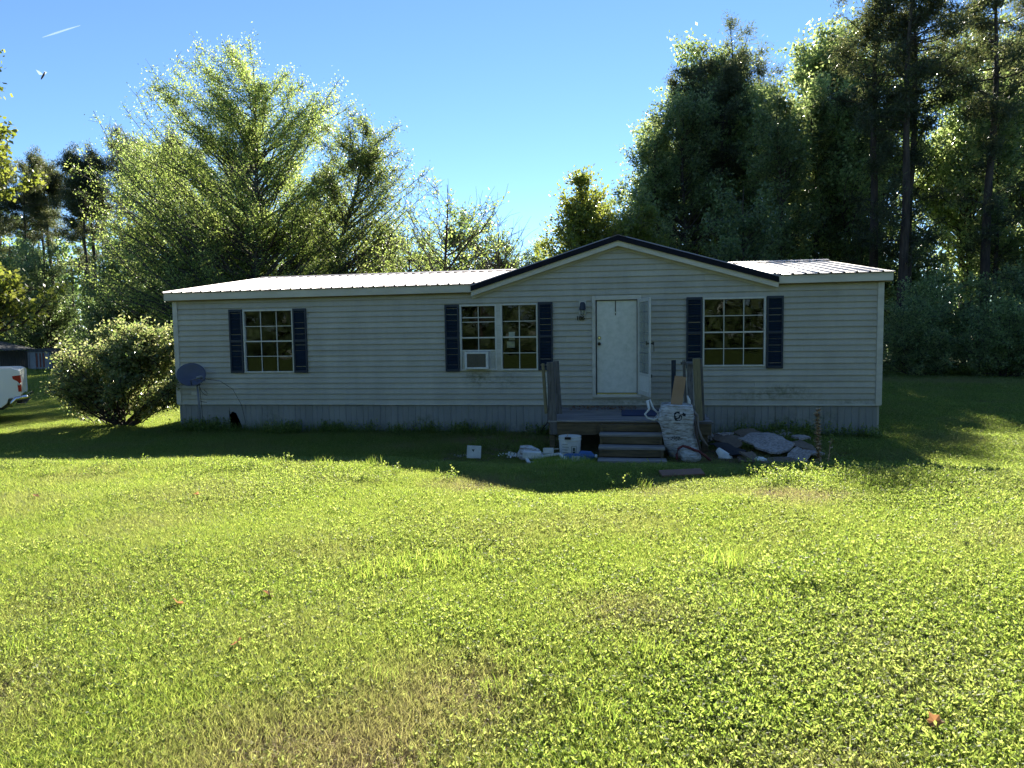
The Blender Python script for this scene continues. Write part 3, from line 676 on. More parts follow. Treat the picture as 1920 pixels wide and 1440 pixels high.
ringbag([(10.74,-2.55,-.02,.20,.17,.8),(10.75,-2.56,.06,.25,.20,.8),(10.73,-2.58,.20,.27,.21,.75),(10.70,-2.58,.32,.26,.22,.75),(10.67,-2.58,.45,.26,.22,.7),(10.64,-2.58,.55,.28,.23,.7),(10.62,-2.58,.64,.31,.24,.65),(10.63,-2.58,.72,.29,.235,.6),(10.64,-2.58,.80,.265,.22,.6),(10.64,-2.57,.86,.255,.21,.6),(10.64,-2.57,.885,.235,.19,.6),(10.64,-2.56,.84,.20,.16,.65),(10.64,-2.56,.78,.15,.12,.7)], 'bag_body', M['woven'], bag, 2)
mb = MB(); mb.tube([(10.37, -2.65, .66), (10.27, -2.7, .63), (10.17, -2.72, .66), (10.13, -2.7, .72), (10.2, -2.66, .80), (10.17, -2.62, .93), (10.21, -2.6, .95), (10.27, -2.62, .80), (10.36, -2.62, .72)], [.02,.022,.014,.018,.02,.026,.02,.02,.016], 6)
mb.build('bag_strap', M['white'], bag, smooth=True)
mb = MB(); mb.tube([(10.90, -2.6, .76), (10.96, -2.68, .70), (10.97, -2.7, .5), (11.02, -2.72, .35), (11.08, -2.7, .26), (11.14, -2.68, .20)], [.03,.028,.026,.03,.022,.008], 6)
mb.build('bag_strap', simple('dirty_strap', (.22,.19,.15), (.10,.08,.07), 8, .8), bag, smooth=True)
mb = MB(); mb.tube([(10.86, -2.45, .80), (10.86, -2.42, .92), (10.83, -2.4, 1.0)], [.03,.025,.012], 6); mb.build('bag_strap', M['white'], bag, smooth=True)
mb = MB(); mb.tube([(10.88, -2.72, .72), (10.93, -2.74, .55), (10.95, -2.75, .38), (11.0, -2.75, .2), (11.02, -2.75, .06)], [.012,.02,.025,.02,.01], 6); mb.build('bag_fold', simple('brown_fold', (.07,.05,.04), None, 8, .8), bag, smooth=True)
o = MB().obox((10.67, -2.50, 1.03), (.185, .012, .60), (R(-8), R(9), 0)).build('cardboard_sheet', M['card']); tag(o, 'tall brown cardboard sheet sticking up out of the white bag', 'cardboard')
b2 = thing('small_bag', 'small white plastic sack with a red brown cord on the grass before the big bag', 'bag', (10.83, -2.98, 0))
ringbag([(10.83,-2.95,-.02,.13,.10,.85),(10.83,-2.96,.05,.165,.12,.8),(10.81,-2.96,.13,.155,.11,.8),(10.79,-2.96,.20,.12,.09,.8),(10.78,-2.95,.235,.05,.04,1)], 'sack', M['woven'], b2, 5, 36, .028)
mb = MB(); mb.tube([(10.62,-3.05,.04),(10.61,-3.04,.12),(10.64,-3.02,.21),(10.71,-3.03,.255),(10.80,-3.04,.235),(10.88,-3.06,.20),(10.95,-3.06,.18),(11.03,-3.05,.12),(11.10,-3.02,.06),(11.14,-2.98,.02)], .021, 7)
mb.build('cord', M['rope'], b2, smooth=True)
# bucket
bk = thing('bucket', 'round white printed bucket with a bent lid beside the steps', 'bucket', (8.90, -2.75, 0))
MB().lathe((8.90, -2.72, 0), [(.165, -.01), (.170, .02), (.182, .29), (.190, .295), (.190, .32), (.182, .322), (.182, .345)], 32).build('tub', M['white'], bk, smooth=False)
MB().lathe((8.90, -2.72, .345), [(.19, 0), (.188, .012), (.1, .018)], 32).build('lid', M['winwhite'], bk)
MB().box(8.83, -2.93, .325, 8.93, -2.88, .36).build('lid_tab', M['blackmetal'], bk)
mb = MB(); mb.tube([(8.86, -2.86, .36), (8.875, -2.86, .39), (8.88, -2.85, .42)], .006, 6); mb.build('handle_end', M['card'], bk)
def curved_label(x0a, x1a, z0, z1, mat, name, rr=.186):
    mb = MB(); n = 8; vs = []
    for q in range(n+1):
        a_ = R(x0a+(x1a-x0a)*q/n); 
        for z in (z0, z1): r_ = rr-.004+.012*(z/.3-.5)*1.0; vs.append((8.90+r_*math.cos(a_), -2.72+r_*math.sin(a_), z))
    mb.add(vs, [(2*q, 2*q+2, 2*q+3, 2*q+1) for q in range(n)]); return mb.build(name, mat, bk)
M['ink'] = simple('dark_green_ink', (.03,.06,.035), None, 20, .6)
curved_label(-78, -52, .045, .05, M['ink'], 'print_line', .188); curved_label(-78, -52, .205, .21, M['ink'], 'print_line', .188)
curved_label(-79, -77, .045, .21, M['ink'], 'print_line', .188); curved_label(-53, -51, .045, .21, M['ink'], 'print_line', .188)
curved_label(-72, -58, .07, .12, M['ink'], 'print_block', .1885); curved_label(-70, -60, .13, .185, M['ink'], 'print_block', .1885)
for q in range(4): curved_label(-128, -92-6*(q % 2), .10+q*.045, .106+q*.045, M['ink'], 'print_line', .188)
# junk
def tilted(name, c_, size, eul, mat, lb, cat, grp=None, bevel=.004):
    o = MB().obox((0,0,0), size, (0,0,0)).build(name, mat, bevel=bevel); o.location = c_; o.rotation_euler = eul; return tag(o, lb, cat, grp)
pc = tilted('printed_block', (7.31, -2.92, .10), (.235, .05, .21), (R(-6), R(3), R(8)), M['white'], 'small white block with a dark heart shaped mark in shaded grass', 'block')
hb = MB(); hb.add([(-.03,-.0265,.03),(-.005,-.0265,.0),(.0,-.0265,.03),(-.012,-.0265,.042),(.012,-.0265,.055),(-.035,-.0265,.05)], [(0,1,2,3),(2,4,3),(0,3,5)]); hb.build('mark', M['ink'], pc, origin=(0,0,0))
# white tray / drawer frame
fr = thing('broken_frame', 'broken white frame lying flat in the grass left of the steps', 'frame', (8.5, -3.35, .02), rz=R(12))
for a, b, wd in (((-.22, -.18, .03), (.36, -.14, .06), .05), ((.36, -.14, .06), (.30, .18, .10), .05), ((-.22, .12, .05), (.30, .18, .10), .05), ((-.22, -.18, .03), (-.24, .12, .05), .05)):
    MB().beam(a, b, wd, .035, (0,0,1)).build('frame_rail', M['white'], fr, bevel=.004, origin=(0,0,0))
MB().box(-.2, -.16, .0, .32, .14, .02).build('frame_back', M['woodb'], fr, origin=(0,0,0))
tilted('white_box', (8.33, -3.28, .13), (.29, .12, .10), (R(4), R(2), R(4)), M['white'], 'low white box resting on the left side of the broken frame', 'box')
tilted('white_box', (8.58, -3.12, .17), (.16, .07, .09), (R(-4), R(-2), R(-10)), M['winwhite'], 'small cream box behind the low white box on the frame', 'box')
o = ringbag([(8.28,-2.95,-.01,.19,.13,.9),(8.26,-2.95,.07,.21,.15,.85),(8.23,-2.95,.15,.16,.12,.9),(8.20,-2.95,.22,.09,.08,.9),(8.2,-2.95,.24,.02,.02,1)], 'plastic_bag', M['woven'], None, 8, 36, .03)
tag(o, 'crumpled translucent white plastic bag behind the broken frame', 'plastic bag')
V = []; Q = []
for q in range(60):
    x, y = 7.98+rng.normal(0, .10), -2.9+rng.normal(0, .07); zz = th(x, y)+rng.uniform(.03, .09); s = rng.uniform(.012, .035); a_, b_ = rng.uniform(0, 6.28), rng.uniform(-1, 1)
    n = len(V); V += [(x-s*math.cos(a_), y-s*math.sin(a_), zz-s*b_), (x+s*math.sin(a_), y, zz+s*.5), (x+s*math.cos(a_), y+s*math.sin(a_), zz+s*b_), (x-s*math.sin(a_)*.5, y, zz-s*.4)]; Q.append((n, n+1, n+2, n+3))
for q in range(24):
    x, y = 7.17+rng.normal(0, .10), -3.0+rng.normal(0, .05); zz = th(x, y)+rng.uniform(.04, .08); s = rng.uniform(.01, .03); a_ = rng.uniform(0, 6.28)
    n = len(V); V += [(x-s*math.cos(a_), y, zz), (x, y-s, zz+s*.5), (x+s*math.cos(a_), y, zz+s), (x, y+s, zz)]; Q.append((n, n+1, n+2, n+3))
o = link('paper_scraps', fastmesh('paper_scraps', V, Q, M['white'])); tag(o, 'torn white paper and plastic scraps strewn in shaded grass left of the steps', 'litter', kind='stuff')
pk = thing('blue_package', 'blue and white torn plastic package in front of the bucket', 'package', (9.02, -3.25, 0))
ringbag([(9.0,-3.25,-.01,.17,.09,.8),(9.0,-3.25,.06,.18,.09,.8),(8.99,-3.25,.12,.15,.07,.8),(8.99,-3.25,.15,.10,.04,.9)], 'wrapper', M['bluep'], pk, 4, 32, .02)
for xa in (-.14, .0, .07): MB().obox((9.0+xa, -3.347, .07), (.06, .01, .12), (R(8), R(6), 0)).build('wrapper_stripe', M['winwhite'], pk)
jg = thing('blue_jug', 'blue plastic jug lying behind the torn package', 'jug', (9.2, -3.05, 0))
mb = MB(); mb.tube([(9.06, -3.02, .08), (9.09, -3.02, .08), (9.26, -3.05, .08), (9.31, -3.06, .08), (9.33, -3.06, .08)], [.04,.08,.08,.03,.025], 14); mb.build('jug_body', M['bluep'], jg, smooth=True)
mb = MB(); mb.tube([(9.33, -3.06, .08), (9.36, -3.065, .08)], .03, 12); mb.build('cap', M['white'], jg)
o = MB().tube([(8.42, -2.78, .06), (8.55, -2.76, .13), (8.72, -2.80, .15)], .008, 6).build('white_stick', M['white']); tag(o, 'thin white plastic stick propped between plastic bag and bucket', 'stick')
# plank at the shadow edge and stick
tilted('plank', (10.45, -5.95, .40), (.50, .22, .03), (R(6), R(-2), R(8)), simple('brown_plank', (.20,.11,.07), (.13,.07,.045), 6, .9, stretch=(1,6,1)), 'short brown plank lying at the edge of the sunlit grass below the steps', 'plank')
o = MB().tube([(10.95, -3.75, .05), (11.25, -3.72, .06), (11.55, -3.7, .07)], .007, 5).build('thin_stick', M['straw']); tag(o, 'thin pale stick lying in shaded grass before the rubble', 'stick')
# rubble of carpet foam
def slab(pts, zc, th_, mat, lb, tilt=(0,0), cat='debris', wav=.035, seed=0):
    """irregular polygon (x,y) filled as a fan of rings, warped, with real thickness"""
    cx = sum(p[0] for p in pts)/len(pts); cy = sum(p[1] for p in pts)/len(pts); n = len(pts)*4; ring = []
    rr_ = random.Random(seed)
    for i in range(len(pts)):
        a, b = pts[i], pts[(i+1) % len(pts)]
        for t in (0, .25, .5, .75): ring.append((a[0]+(b[0]-a[0])*t+rr_.uniform(-.03, .03), a[1]+(b[1]-a[1])*t+rr_.uniform(-.03, .03)))
    mb = MB(); vs = []
    for lay in (0, 1):
        for k in (1, .66, .33):
            for (x, y) in ring:
                xx, yy = cx+(x-cx)*k, cy+(y-cy)*k
                z = zc+tilt[0]*(xx-cx)+tilt[1]*(yy-cy)+wav*math.sin(xx*7+seed)*math.cos(yy*6+seed*2)+lay*th_; vs.append((xx, yy, z))
        vs.append((cx, cy, zc+lay*th_+wav*math.sin(cx*7+seed)*math.cos(cy*6+seed*2)))
    L_ = 3*n+1; fs = []
    for lay in (0, 1):
        o_ = lay*L_
        for r_ in (0, 1):
            for j in range(n): fs.append((o_+r_*n+j, o_+r_*n+(j+1) % n, o_+(r_+1)*n+(j+1) % n, o_+(r_+1)*n+j))
        for j in range(n): fs.append((o_+2*n+j, o_+2*n+(j+1) % n, o_+3*n))
    for j in range(n): fs.append((j, (j+1) % n, L_+(j+1) % n, L_+j))
    mb.add(vs, fs); o = mb.build('foam_scrap' if mat is M['carpet'] else 'underlay_scrap', mat, origin=(cx, cy, th(cx, cy))); return tag(o, lb, cat, 'scraps in the rubble heap')
slab([(11.74,-1.9),(12.02,-1.6),(12.3,-1.62),(12.5,-1.9),(12.58,-2.3),(12.35,-2.65),(12.15,-2.85),(11.93,-2.5)], .18, .03, M['carpet'], 'large speckled grey foam sheet on top of the rubble heap', (0,.14), seed=1, wav=.03)
slab([(11.3,-1.7),(11.55,-1.55),(11.85,-1.75),(11.75,-2.2),(11.6,-2.3),(11.35,-1.95)], .17, .02, M['carpetb'], 'brown underlay piece left of the large grey foam sheet', (0,.1), seed=2)
slab([(11.4,-1.45),(11.6,-1.4),(11.7,-1.6),(11.5,-1.72)], .24, .03, M['carpet'], 'small pale foam scrap lying on the brown underlay', seed=3)
slab([(11.2,-2.3),(11.5,-2.2),(11.75,-2.5),(11.65,-2.85),(11.35,-2.7)], .12, .015, M['carpetd'], 'black underlay scrap below the brown piece', (0,.15), seed=4)
slab([(12.45,-1.9),(12.75,-1.8),(12.95,-2.1),(12.85,-2.4),(12.55,-2.3)], .12, .03, M['carpetb'], 'long brown underlay strip at the right end of the rubble heap', (.0,.1), seed=5)
slab([(12.5,-2.5),(12.85,-2.35),(12.95,-2.7),(12.7,-2.95),(12.5,-2.85)], .10, .03, M['carpet'], 'crumbling foam chunk right of the large grey sheet', seed=6)
slab([(11.6,-2.7),(12.1,-2.9),(12.6,-3.0),(12.5,-3.3),(11.9,-3.4),(11.55,-3.1)], .03, .03, M['carpetb'], 'dark brown underlay mat flat under the rubble heap', seed=7)
slab([(12.5,-.5),(12.75,-.35),(12.95,-.6),(12.75,-.75)], .08, .05, M['carpet'], 'lone grey foam lump near the skirting behind the heap', (.3,.2), seed=8)
slab([(12.7,-1.45),(12.95,-1.4),(13.0,-1.6),(12.8,-1.7)], .16, .03, M['carpet'], 'narrow pale foam scrap behind the large grey sheet', seed=9)
def lump(c_, r_, mat, lb, seed, name='foam_lump'):
    bm = bmesh.new(); bmesh.ops.create_icosphere(bm, subdivisions=3, radius=1)
    for vv in bm.verts:
        d = 1+.22*noisev(vv.co*1.3, 1, seed)+.08*noisev(vv.co*4, 1, seed); vv.co = Vector((vv.co.x*r_[0]*d, vv.co.y*r_[1]*d, vv.co.z*r_[2]*d))
    me = bpy.data.meshes.new(name); bm.to_mesh(me); bm.free(); me.materials.append(mat)
    o = link(name, me, None, c_); return tag(o, lb, 'debris', 'scraps in the rubble heap')
slab([(12.25,-2.9),(12.5,-2.7),(12.7,-3.0),(12.45,-3.25)], .10, .025, M['carpet'], 'torn pale foam corner leaning below the large grey sheet', (.3,.3), seed=12)
slab([(11.75,-1.3),(12.1,-1.2),(12.2,-1.45),(11.9,-1.55)], .22, .025, M['carpetb'], 'folded brown underlay flap behind the left end of the large grey sheet', (.2,.3), seed=13)
slab([(11.6,-3.0),(11.8,-2.85),(11.95,-3.05),(11.8,-3.25)], .09, .03, M['carpetb'], 'small brown underlay scrap in front of the black one', (-.3,.2), seed=14)
lump((11.27, -1.35, .16), (.12, .09, .11), M['carpet'], 'round pale lump at the left top of the rubble heap', 3)
lump((11.48, -1.30, .14), (.11, .08, .08), M['carpet'], 'pale lump just right of the round one', 5)
o = ringbag([(11.42,-2.75,-.01,.11,.06,.9),(11.38,-2.72,.06,.11,.05,.8),(11.33,-2.70,.12,.07,.04,.8),(11.30,-2.68,.18,.03,.03,1)], 'plastic_rag', M['white'], None, 11, 28, .03); tag(o, 'crumpled white plastic rag at the left foot of the rubble heap', 'rag')
lump((11.86, -3.2, .08), (.09, .06, .05), M['white'], 'small white lump in front of the rubble heap', 9)
o = tilted('trim_offcut', (11.1, -1.2, .05), (.35, .05, .02), (0, R(-6), R(10)), M['white'], 'white trim offcut between the white bag and the rubble', 'offcut')
# dead stalk weeds
def stalk(name, base, top, lb, fluff, seed):
    t = thing(name, lb, 'dead weed', base); rr_ = random.Random(seed); b, e = Vector(base), Vector(top)
    MB().tube([b, b.lerp(e, .4)+Vector((.012, 0, 0)), b.lerp(e, .75)+Vector((-.008, 0, 0)), e], [.009, .008, .006, .003], 6).build('stem', M['straw'], t)
    mb = MB()
    for q in range(fluff):
        p = b.lerp(e, rr_.uniform(.05, 1)); a_ = rr_.uniform(0, 6.28); l = rr_.uniform(.02, .075); d = Vector((math.cos(a_), math.sin(a_), rr_.uniform(-.6, .8)))*l; s = Vector((-d.y, d.x, rr_.uniform(-.01, .01)))*.35
        mb.add([p, p+d*.5+s, p+d, p+d*.5-s], [(0,1,2,3)])
    tag(mb.build('dry_leaves', M['straw'], t), kind='stuff')
stalk('dead_stalk', (12.69, -3.27, 0), (12.65, -3.3, .87), 'tall dead brown seed stalk standing right of the rubble heap', 480, 1)
stalk('dead_stalk', (12.80, -3.27, 0), (12.86, -3.3, .44), 'short bare dead stalk beside the tall brown one', 24, 2)
bpy.data.objects['dead_stalk']['group'] = 'dead stalks'; bpy.data.objects['dead_stalk.001']['group'] = 'dead stalks'

# ------------------------------------------------------------------ satellite dish
sdh = thing('satellite_dish', 'grey satellite dish on a thin pole by the left corner of the house', 'satellite dish', (.70, -.33, 0))
MB().tube([(.71, -.33, -.05), (.70, -.34, .6), (.685, -.36, 1.08)], .022, 10).build('pole', M['shedw'], sdh, smooth=True)
nrm = Vector((.45, -.78, .42)).normalized(); c0 = Vector((.60, -.42, 1.285)); u = nrm.cross(Vector((0,0,1))).normalized(); vv = u.cross(nrm)
mb = MB(); n = 36; vs = []
for q in range(7):
    r_ = q/6
    for j in range(n):
        a_ = 2*math.pi*j/n; p = c0+(u*math.cos(a_)*.29+vv*math.sin(a_)*.265)*r_+nrm*(.055*r_*r_-.055); vs.append(p)
for q in range(2):
    for j in range(n):
        a_ = 2*math.pi*j/n; p = c0+(u*math.cos(a_)*.295+vv*math.sin(a_)*.27)*(1-q*.03)+nrm*(-.008-q*.012); vs.append(p)
mb.add(vs, [(q*n+j, q*n+(j+1) % n, (q+1)*n+(j+1) % n, (q+1)*n+j) for q in range(8) for j in range(n)]); mb.build('reflector', M['dish'], sdh, smooth=True)
lnb = Vector((1.02, -.78, 1.25)); mb = MB(); mb.tube([c0-vv*.24, c0-vv*.2+nrm*.16, lnb-Vector((.02, .0, .03))], .012, 6); mb.build('feed_arm', M['dish'], sdh)
MB().obox(lnb, (.16, .05, .05), (0, R(-12), R(-15))).build('receiver', M['shedw'], sdh, bevel=.008)
MB().obox(lnb+Vector((.05, .03, -.05)), (.10, .07, .05), (0, R(20), R(10))).build('receiver', M['dish'], sdh, bevel=.008)
MB().obox((.70, -.36, 1.10), (.09, .09, .12)).build('mount_bracket', M['dish'], sdh, bevel=.006)
mb = MB(); mb.tube([(.86, -.55, 1.06), (.87, -.52, .95), (.93, -.5, .86), (1.0, -.5, .84), (1.0, -.5, .90), (.93, -.5, .96)], .006, 5); mb.tube([(1.02, -.6, 1.2), (1.25, -.4, 1.14), (1.45, -.25, .95), (1.58, -.15, .6), (1.62, -.08, .2)], .005, 5); mb.tube([(.71, -.31, .70), (.76, -.3, .68), (.86, -.3, .67)], .006, 5); mb.tube([(.70, -.30, 1.0), (.735, -.30, .6), (.74, -.30, .1)], .006, 5)
mb.build('cables', M['cable'], sdh)

# ------------------------------------------------------------------ pickup truck
tk = thing('pickup_truck', 'white pickup truck with only its rear end showing at the left edge', 'pickup truck', (-7, 1.5, 0))
TX = -4.22; TY0, TY1 = .46, 2.44
def arch(xc, r_, z, n=14): return [(xc+r_*math.cos(math.pi*q/n), z+r_*math.sin(math.pi*q/n)) for q in range(n+1)]
wx1, wx2 = TX-1.07, TX-1.07-3.7
bed = [(TX-.02, .66), (TX, .75), (TX+.0, 1.28), (TX-.035, 1.345), (TX-.10, 1.36), (TX-.12, 1.375), (TX-2.0, 1.40), (TX-2.0, .47)]+[(wx1-.53, .47)]+arch(wx1, .53, .44)[::-1][1:-1]+[(wx1+.53, .44), (TX-.42, .42), (TX-.30, .52), (TX-.26, .64)]
MB().prism(bed, TY0, TY0+.14).build('bed_side', M['truck'], tk, bevel=.012)
MB().prism(bed, TY1-.14, TY1).build('bed_side', M['truck'], tk, bevel=.012)
MB().box(TX-.09, TY0+.145, .70, TX-.01, TY1-.145, 1.34).build('tailgate', M['truck'], tk, bevel=.02)
MB().box(TX-2.0, TY0+.15, .68, TX-.10, TY1-.15, .74).build('bed_floor', M['rubber'], tk)
MB().box(TX-1.98, TY0+.004, 1.385, TX-.16, TY0+.12, 1.405).build('bed_rail_cap', M['truck'], tk, bevel=.006)
cabp = [(TX-2.02, .45), (TX-2.02, 1.45), (TX-2.2, 1.92), (TX-3.4, 1.95), (TX-4.1, 1.42), (TX-5.5, 1.30), (TX-5.75, 1.1), (TX-5.8, .5), (wx2-.53, .44)]+arch(wx2, .53, .44)[::-1][1:-1]+[(wx2+.53, .44)]
MB().prism(cabp, TY0+.02, TY1-.02).build('cab', M['truck'], tk, bevel=.015)
MB().box(TX-3.5, TY0+.012, 1.42, TX-2.35, TY0+.03, 1.82).build('side_glass', M['glass'], tk)
def wheel(xc, yc, s):
    mb = MB(); n = 32; prof = [(.30, 0), (.40, .0), (.425, .03), (.425, .23), (.40, .26), (.30, .26)]
    vs = [(xc+r_*math.cos(2*math.pi*j/n), yc+s*y, .42+r_*math.sin(2*math.pi*j/n)) for r_, y in prof for j in range(n)]
    mb.add(vs, [(q*n+j, q*n+(j+1) % n, (q+1)*n+(j+1) % n, (q+1)*n+j) for q in range(5) for j in range(n)])
    t = mb.build('wheel', M['rubber'], tk, smooth=True)
    mb = MB(); rod_y(mb, xc, .42, yc+s*.03, yc+s*.2, .30, 28); mb.build('rim', M['chrome'], t)
for xc in (wx1, wx2): wheel(xc, TY0+.03, 1); wheel(xc, TY1-.03, -1)
MB().box(TX-2.0, TY0+.3, .35, TX-.4, TY1-.3, .6).build('chassis', M['rubber'], tk)
mb = MB(); mb.prism([(TX-.16, 1.19), (TX+.008, 1.21), (TX+.012, 1.02), (TX-.02, 1.0), (TX-.06, 1.06), (TX-.15, 1.12)], TY0-.012, TY0+.10); tl = mb.build('tail_light', M['redlight'], tk, bevel=.004)
mb = MB(); mb.prism([(TX-.06, .98), (TX+.010, .98), (TX+.014, .80), (TX-.05, .80)], TY0-.010, TY0+.10); mb.build('tail_light', M['redlight'], tk, bevel=.004)
MB().box(TX-.06, TY0-.014, .965, TX+.005, TY0+.05, 1.005).build('reverse_light', M['winwhite'], tk, bevel=.003)
mb = MB(); mb.tube([(TX-.24, TY0+.02, .45), (TX-.20, TY0+.0, .55), (TX-.10, TY0-.01, .635), (TX+.07, TY0+.02, .66), (TX+.10, TY0+.12, .66), (TX+.10, TY1-.1, .66)], [.06, .06, .055, .05, .05, .05], 12); bp = mb.build('rear_bumper', M['chrome'], tk, smooth=True)
MB().box(TX-.12, TY0+.02, .48, TX+.09, TY1-.1, .52).build('bumper_step', M['chrome'], bp, bevel=.01)
MB().box(TX-.10, TY0+.05, .52, TX+.02, TY1-.2, .62).build('bumper_inner', M['rubber'], bp)

PV = Vector((TX, TY0, 0)); RM = Matrix.Rotation(R(39), 3, 'Z'); NP = Vector((-4.93, 1.0, 0))
tk.rotation_euler = (0, 0, R(39)); tk.location = NP+RM@(Vector((-7, 1.5, 0))-PV)
# ------------------------------------------------------------------ far fence, sheds
fe = thing('wooden_fence', 'weathered grey board fence at the shaded wood edge behind the truck', 'fence', (-31, 28, 0))
x = -38.0
while x < -24:
    h = 1.38+random.uniform(-.05, .05); MB().box(x, 28, -.1, x+.135, 28.03, h).build('fence_board', M['fence'], fe); x += .15
sh = thing('pale_shed', 'small pale metal shed with rusty door frame in front of the far fence', 'shed', (-27.4, 26.8, 0))
MB().box(-28.3, 26.3, -.1, -26.6, 27.6, 1.32).build('shed_wall', M['shedw'], sh)
MB().prism([(-28.4, 1.30), (-27.9, 1.5), (-27.0, 1.52), (-26.5, 1.30)], 26.2, 27.7).build('shed_roof', M['fence'], sh)
for xa in (-28.25, -27.75, -27.25, -26.75): MB().box(xa-.03, 26.26, -.1, xa+.03, 26.30, 1.3).build('door_post', M['shedw'], sh)
for xa in (-27.65, -27.4, -27.15): MB().box(xa-.05, 26.27, .3, xa+.04, 26.295, 1.2).build('rust_stripe', M['rust'], sh)
cp = thing('carport', 'dark gabled metal carport at the far left edge behind the truck', 'carport', (-31.5, 26, 0))
for xa in (-33.5, -31.6, -29.4):
    MB().box(xa-.03, 25.2, -.1, xa+.03, 25.26, 1.5).build('post', M['shedw'], cp)
MB().prism([(-34.2, 1.45), (-31.4, 1.95), (-28.7, 1.40), (-28.7, 1.44), (-31.4, 2.0), (-34.2, 1.5)], 25.0, 27.6).build('carport_roof', M['fence'], cp)
MB().box(-34, 25.15, .98, -29.4, 25.19, 1.02).build('rail', M['shedw'], cp)
rs = thing('red_shed', 'rusty red shed seen between the bush and the house corner', 'shed', (-17.5, 26, 0))
for q in range(10): MB().box(-19.5+q*.36, 25.5, -.1, -19.5+q*.36+.345, 25.53, 1.45).build('wall_panel', M['rust'], rs)
MB().box(-19.5, 25.54, -.1, -15.9, 28, 1.44).build('inner_shell', M['rust'], rs)
MB().prism([(-19.8, 1.44), (-17.7, 1.72), (-15.6, 1.44)], 25.3, 28.3).build('shed_roof', simple('brown_shed_roof', (.15,.09,.06), None, 4, .8), rs)

# ------------------------------------------------------------------ trees
def tubes(P, Rd, K=5):
    """P (n,S,3) polylines, Rd (n,S) radii -> verts, quads"""
    n, s_, _ = P.shape; T = np.gradient(P, axis=1); T /= np.linalg.norm(T, axis=2, keepdims=True)+1e-9
    ref = np.where(np.abs(T[..., 2:3]) < .9, np.array([0, 0, 1.]), np.array([1., 0, 0])); U = np.cross(T, ref); U /= np.linalg.norm(U, axis=2, keepdims=True)+1e-9; W = np.cross(T, U)
    a = np.arange(K)*2*np.pi/K
    V = P[:, :, None, :]+Rd[:, :, None, None]*(U[:, :, None, :]*np.cos(a)[None, None, :, None]+W[:, :, None, :]*np.sin(a)[None, None, :, None])
    idx = np.arange(n*s_*K).reshape(n, s_, K); A = idx[:, :-1, :]; B = np.roll(A, -1, 2); D = idx[:, 1:, :]; E = np.roll(D, -1, 2)
    return V.reshape(-1, 3), np.stack([A, D, E, B], -1).reshape(-1, 4)
def leafquads(P, size, rg, up=0., ratio=.55, axis=None, fold=0):
    n = len(P); d = rg.normal(size=(n, 3)) if axis is None else axis+rg.normal(size=(n, 3))*.45
    d /= np.linalg.norm(d, axis=1, keepdims=True); nn = rg.normal(size=(n, 3)); nn[:, 2] += up; sd_ = np.cross(d, nn); sd_ /= np.linalg.norm(sd_, axis=1, keepdims=True)+1e-9
    L = (size*rg.uniform(.65, 1.25, n))[:, None]; a = P; b = P+d*L*.45+sd_*L*ratio*.5; c = P+d*L; e = P+d*L*.45-sd_*L*ratio*.5
    V = np.stack([a, b, c, e], 1).reshape(-1, 3); return V, np.arange(4*n).reshape(n, 4)
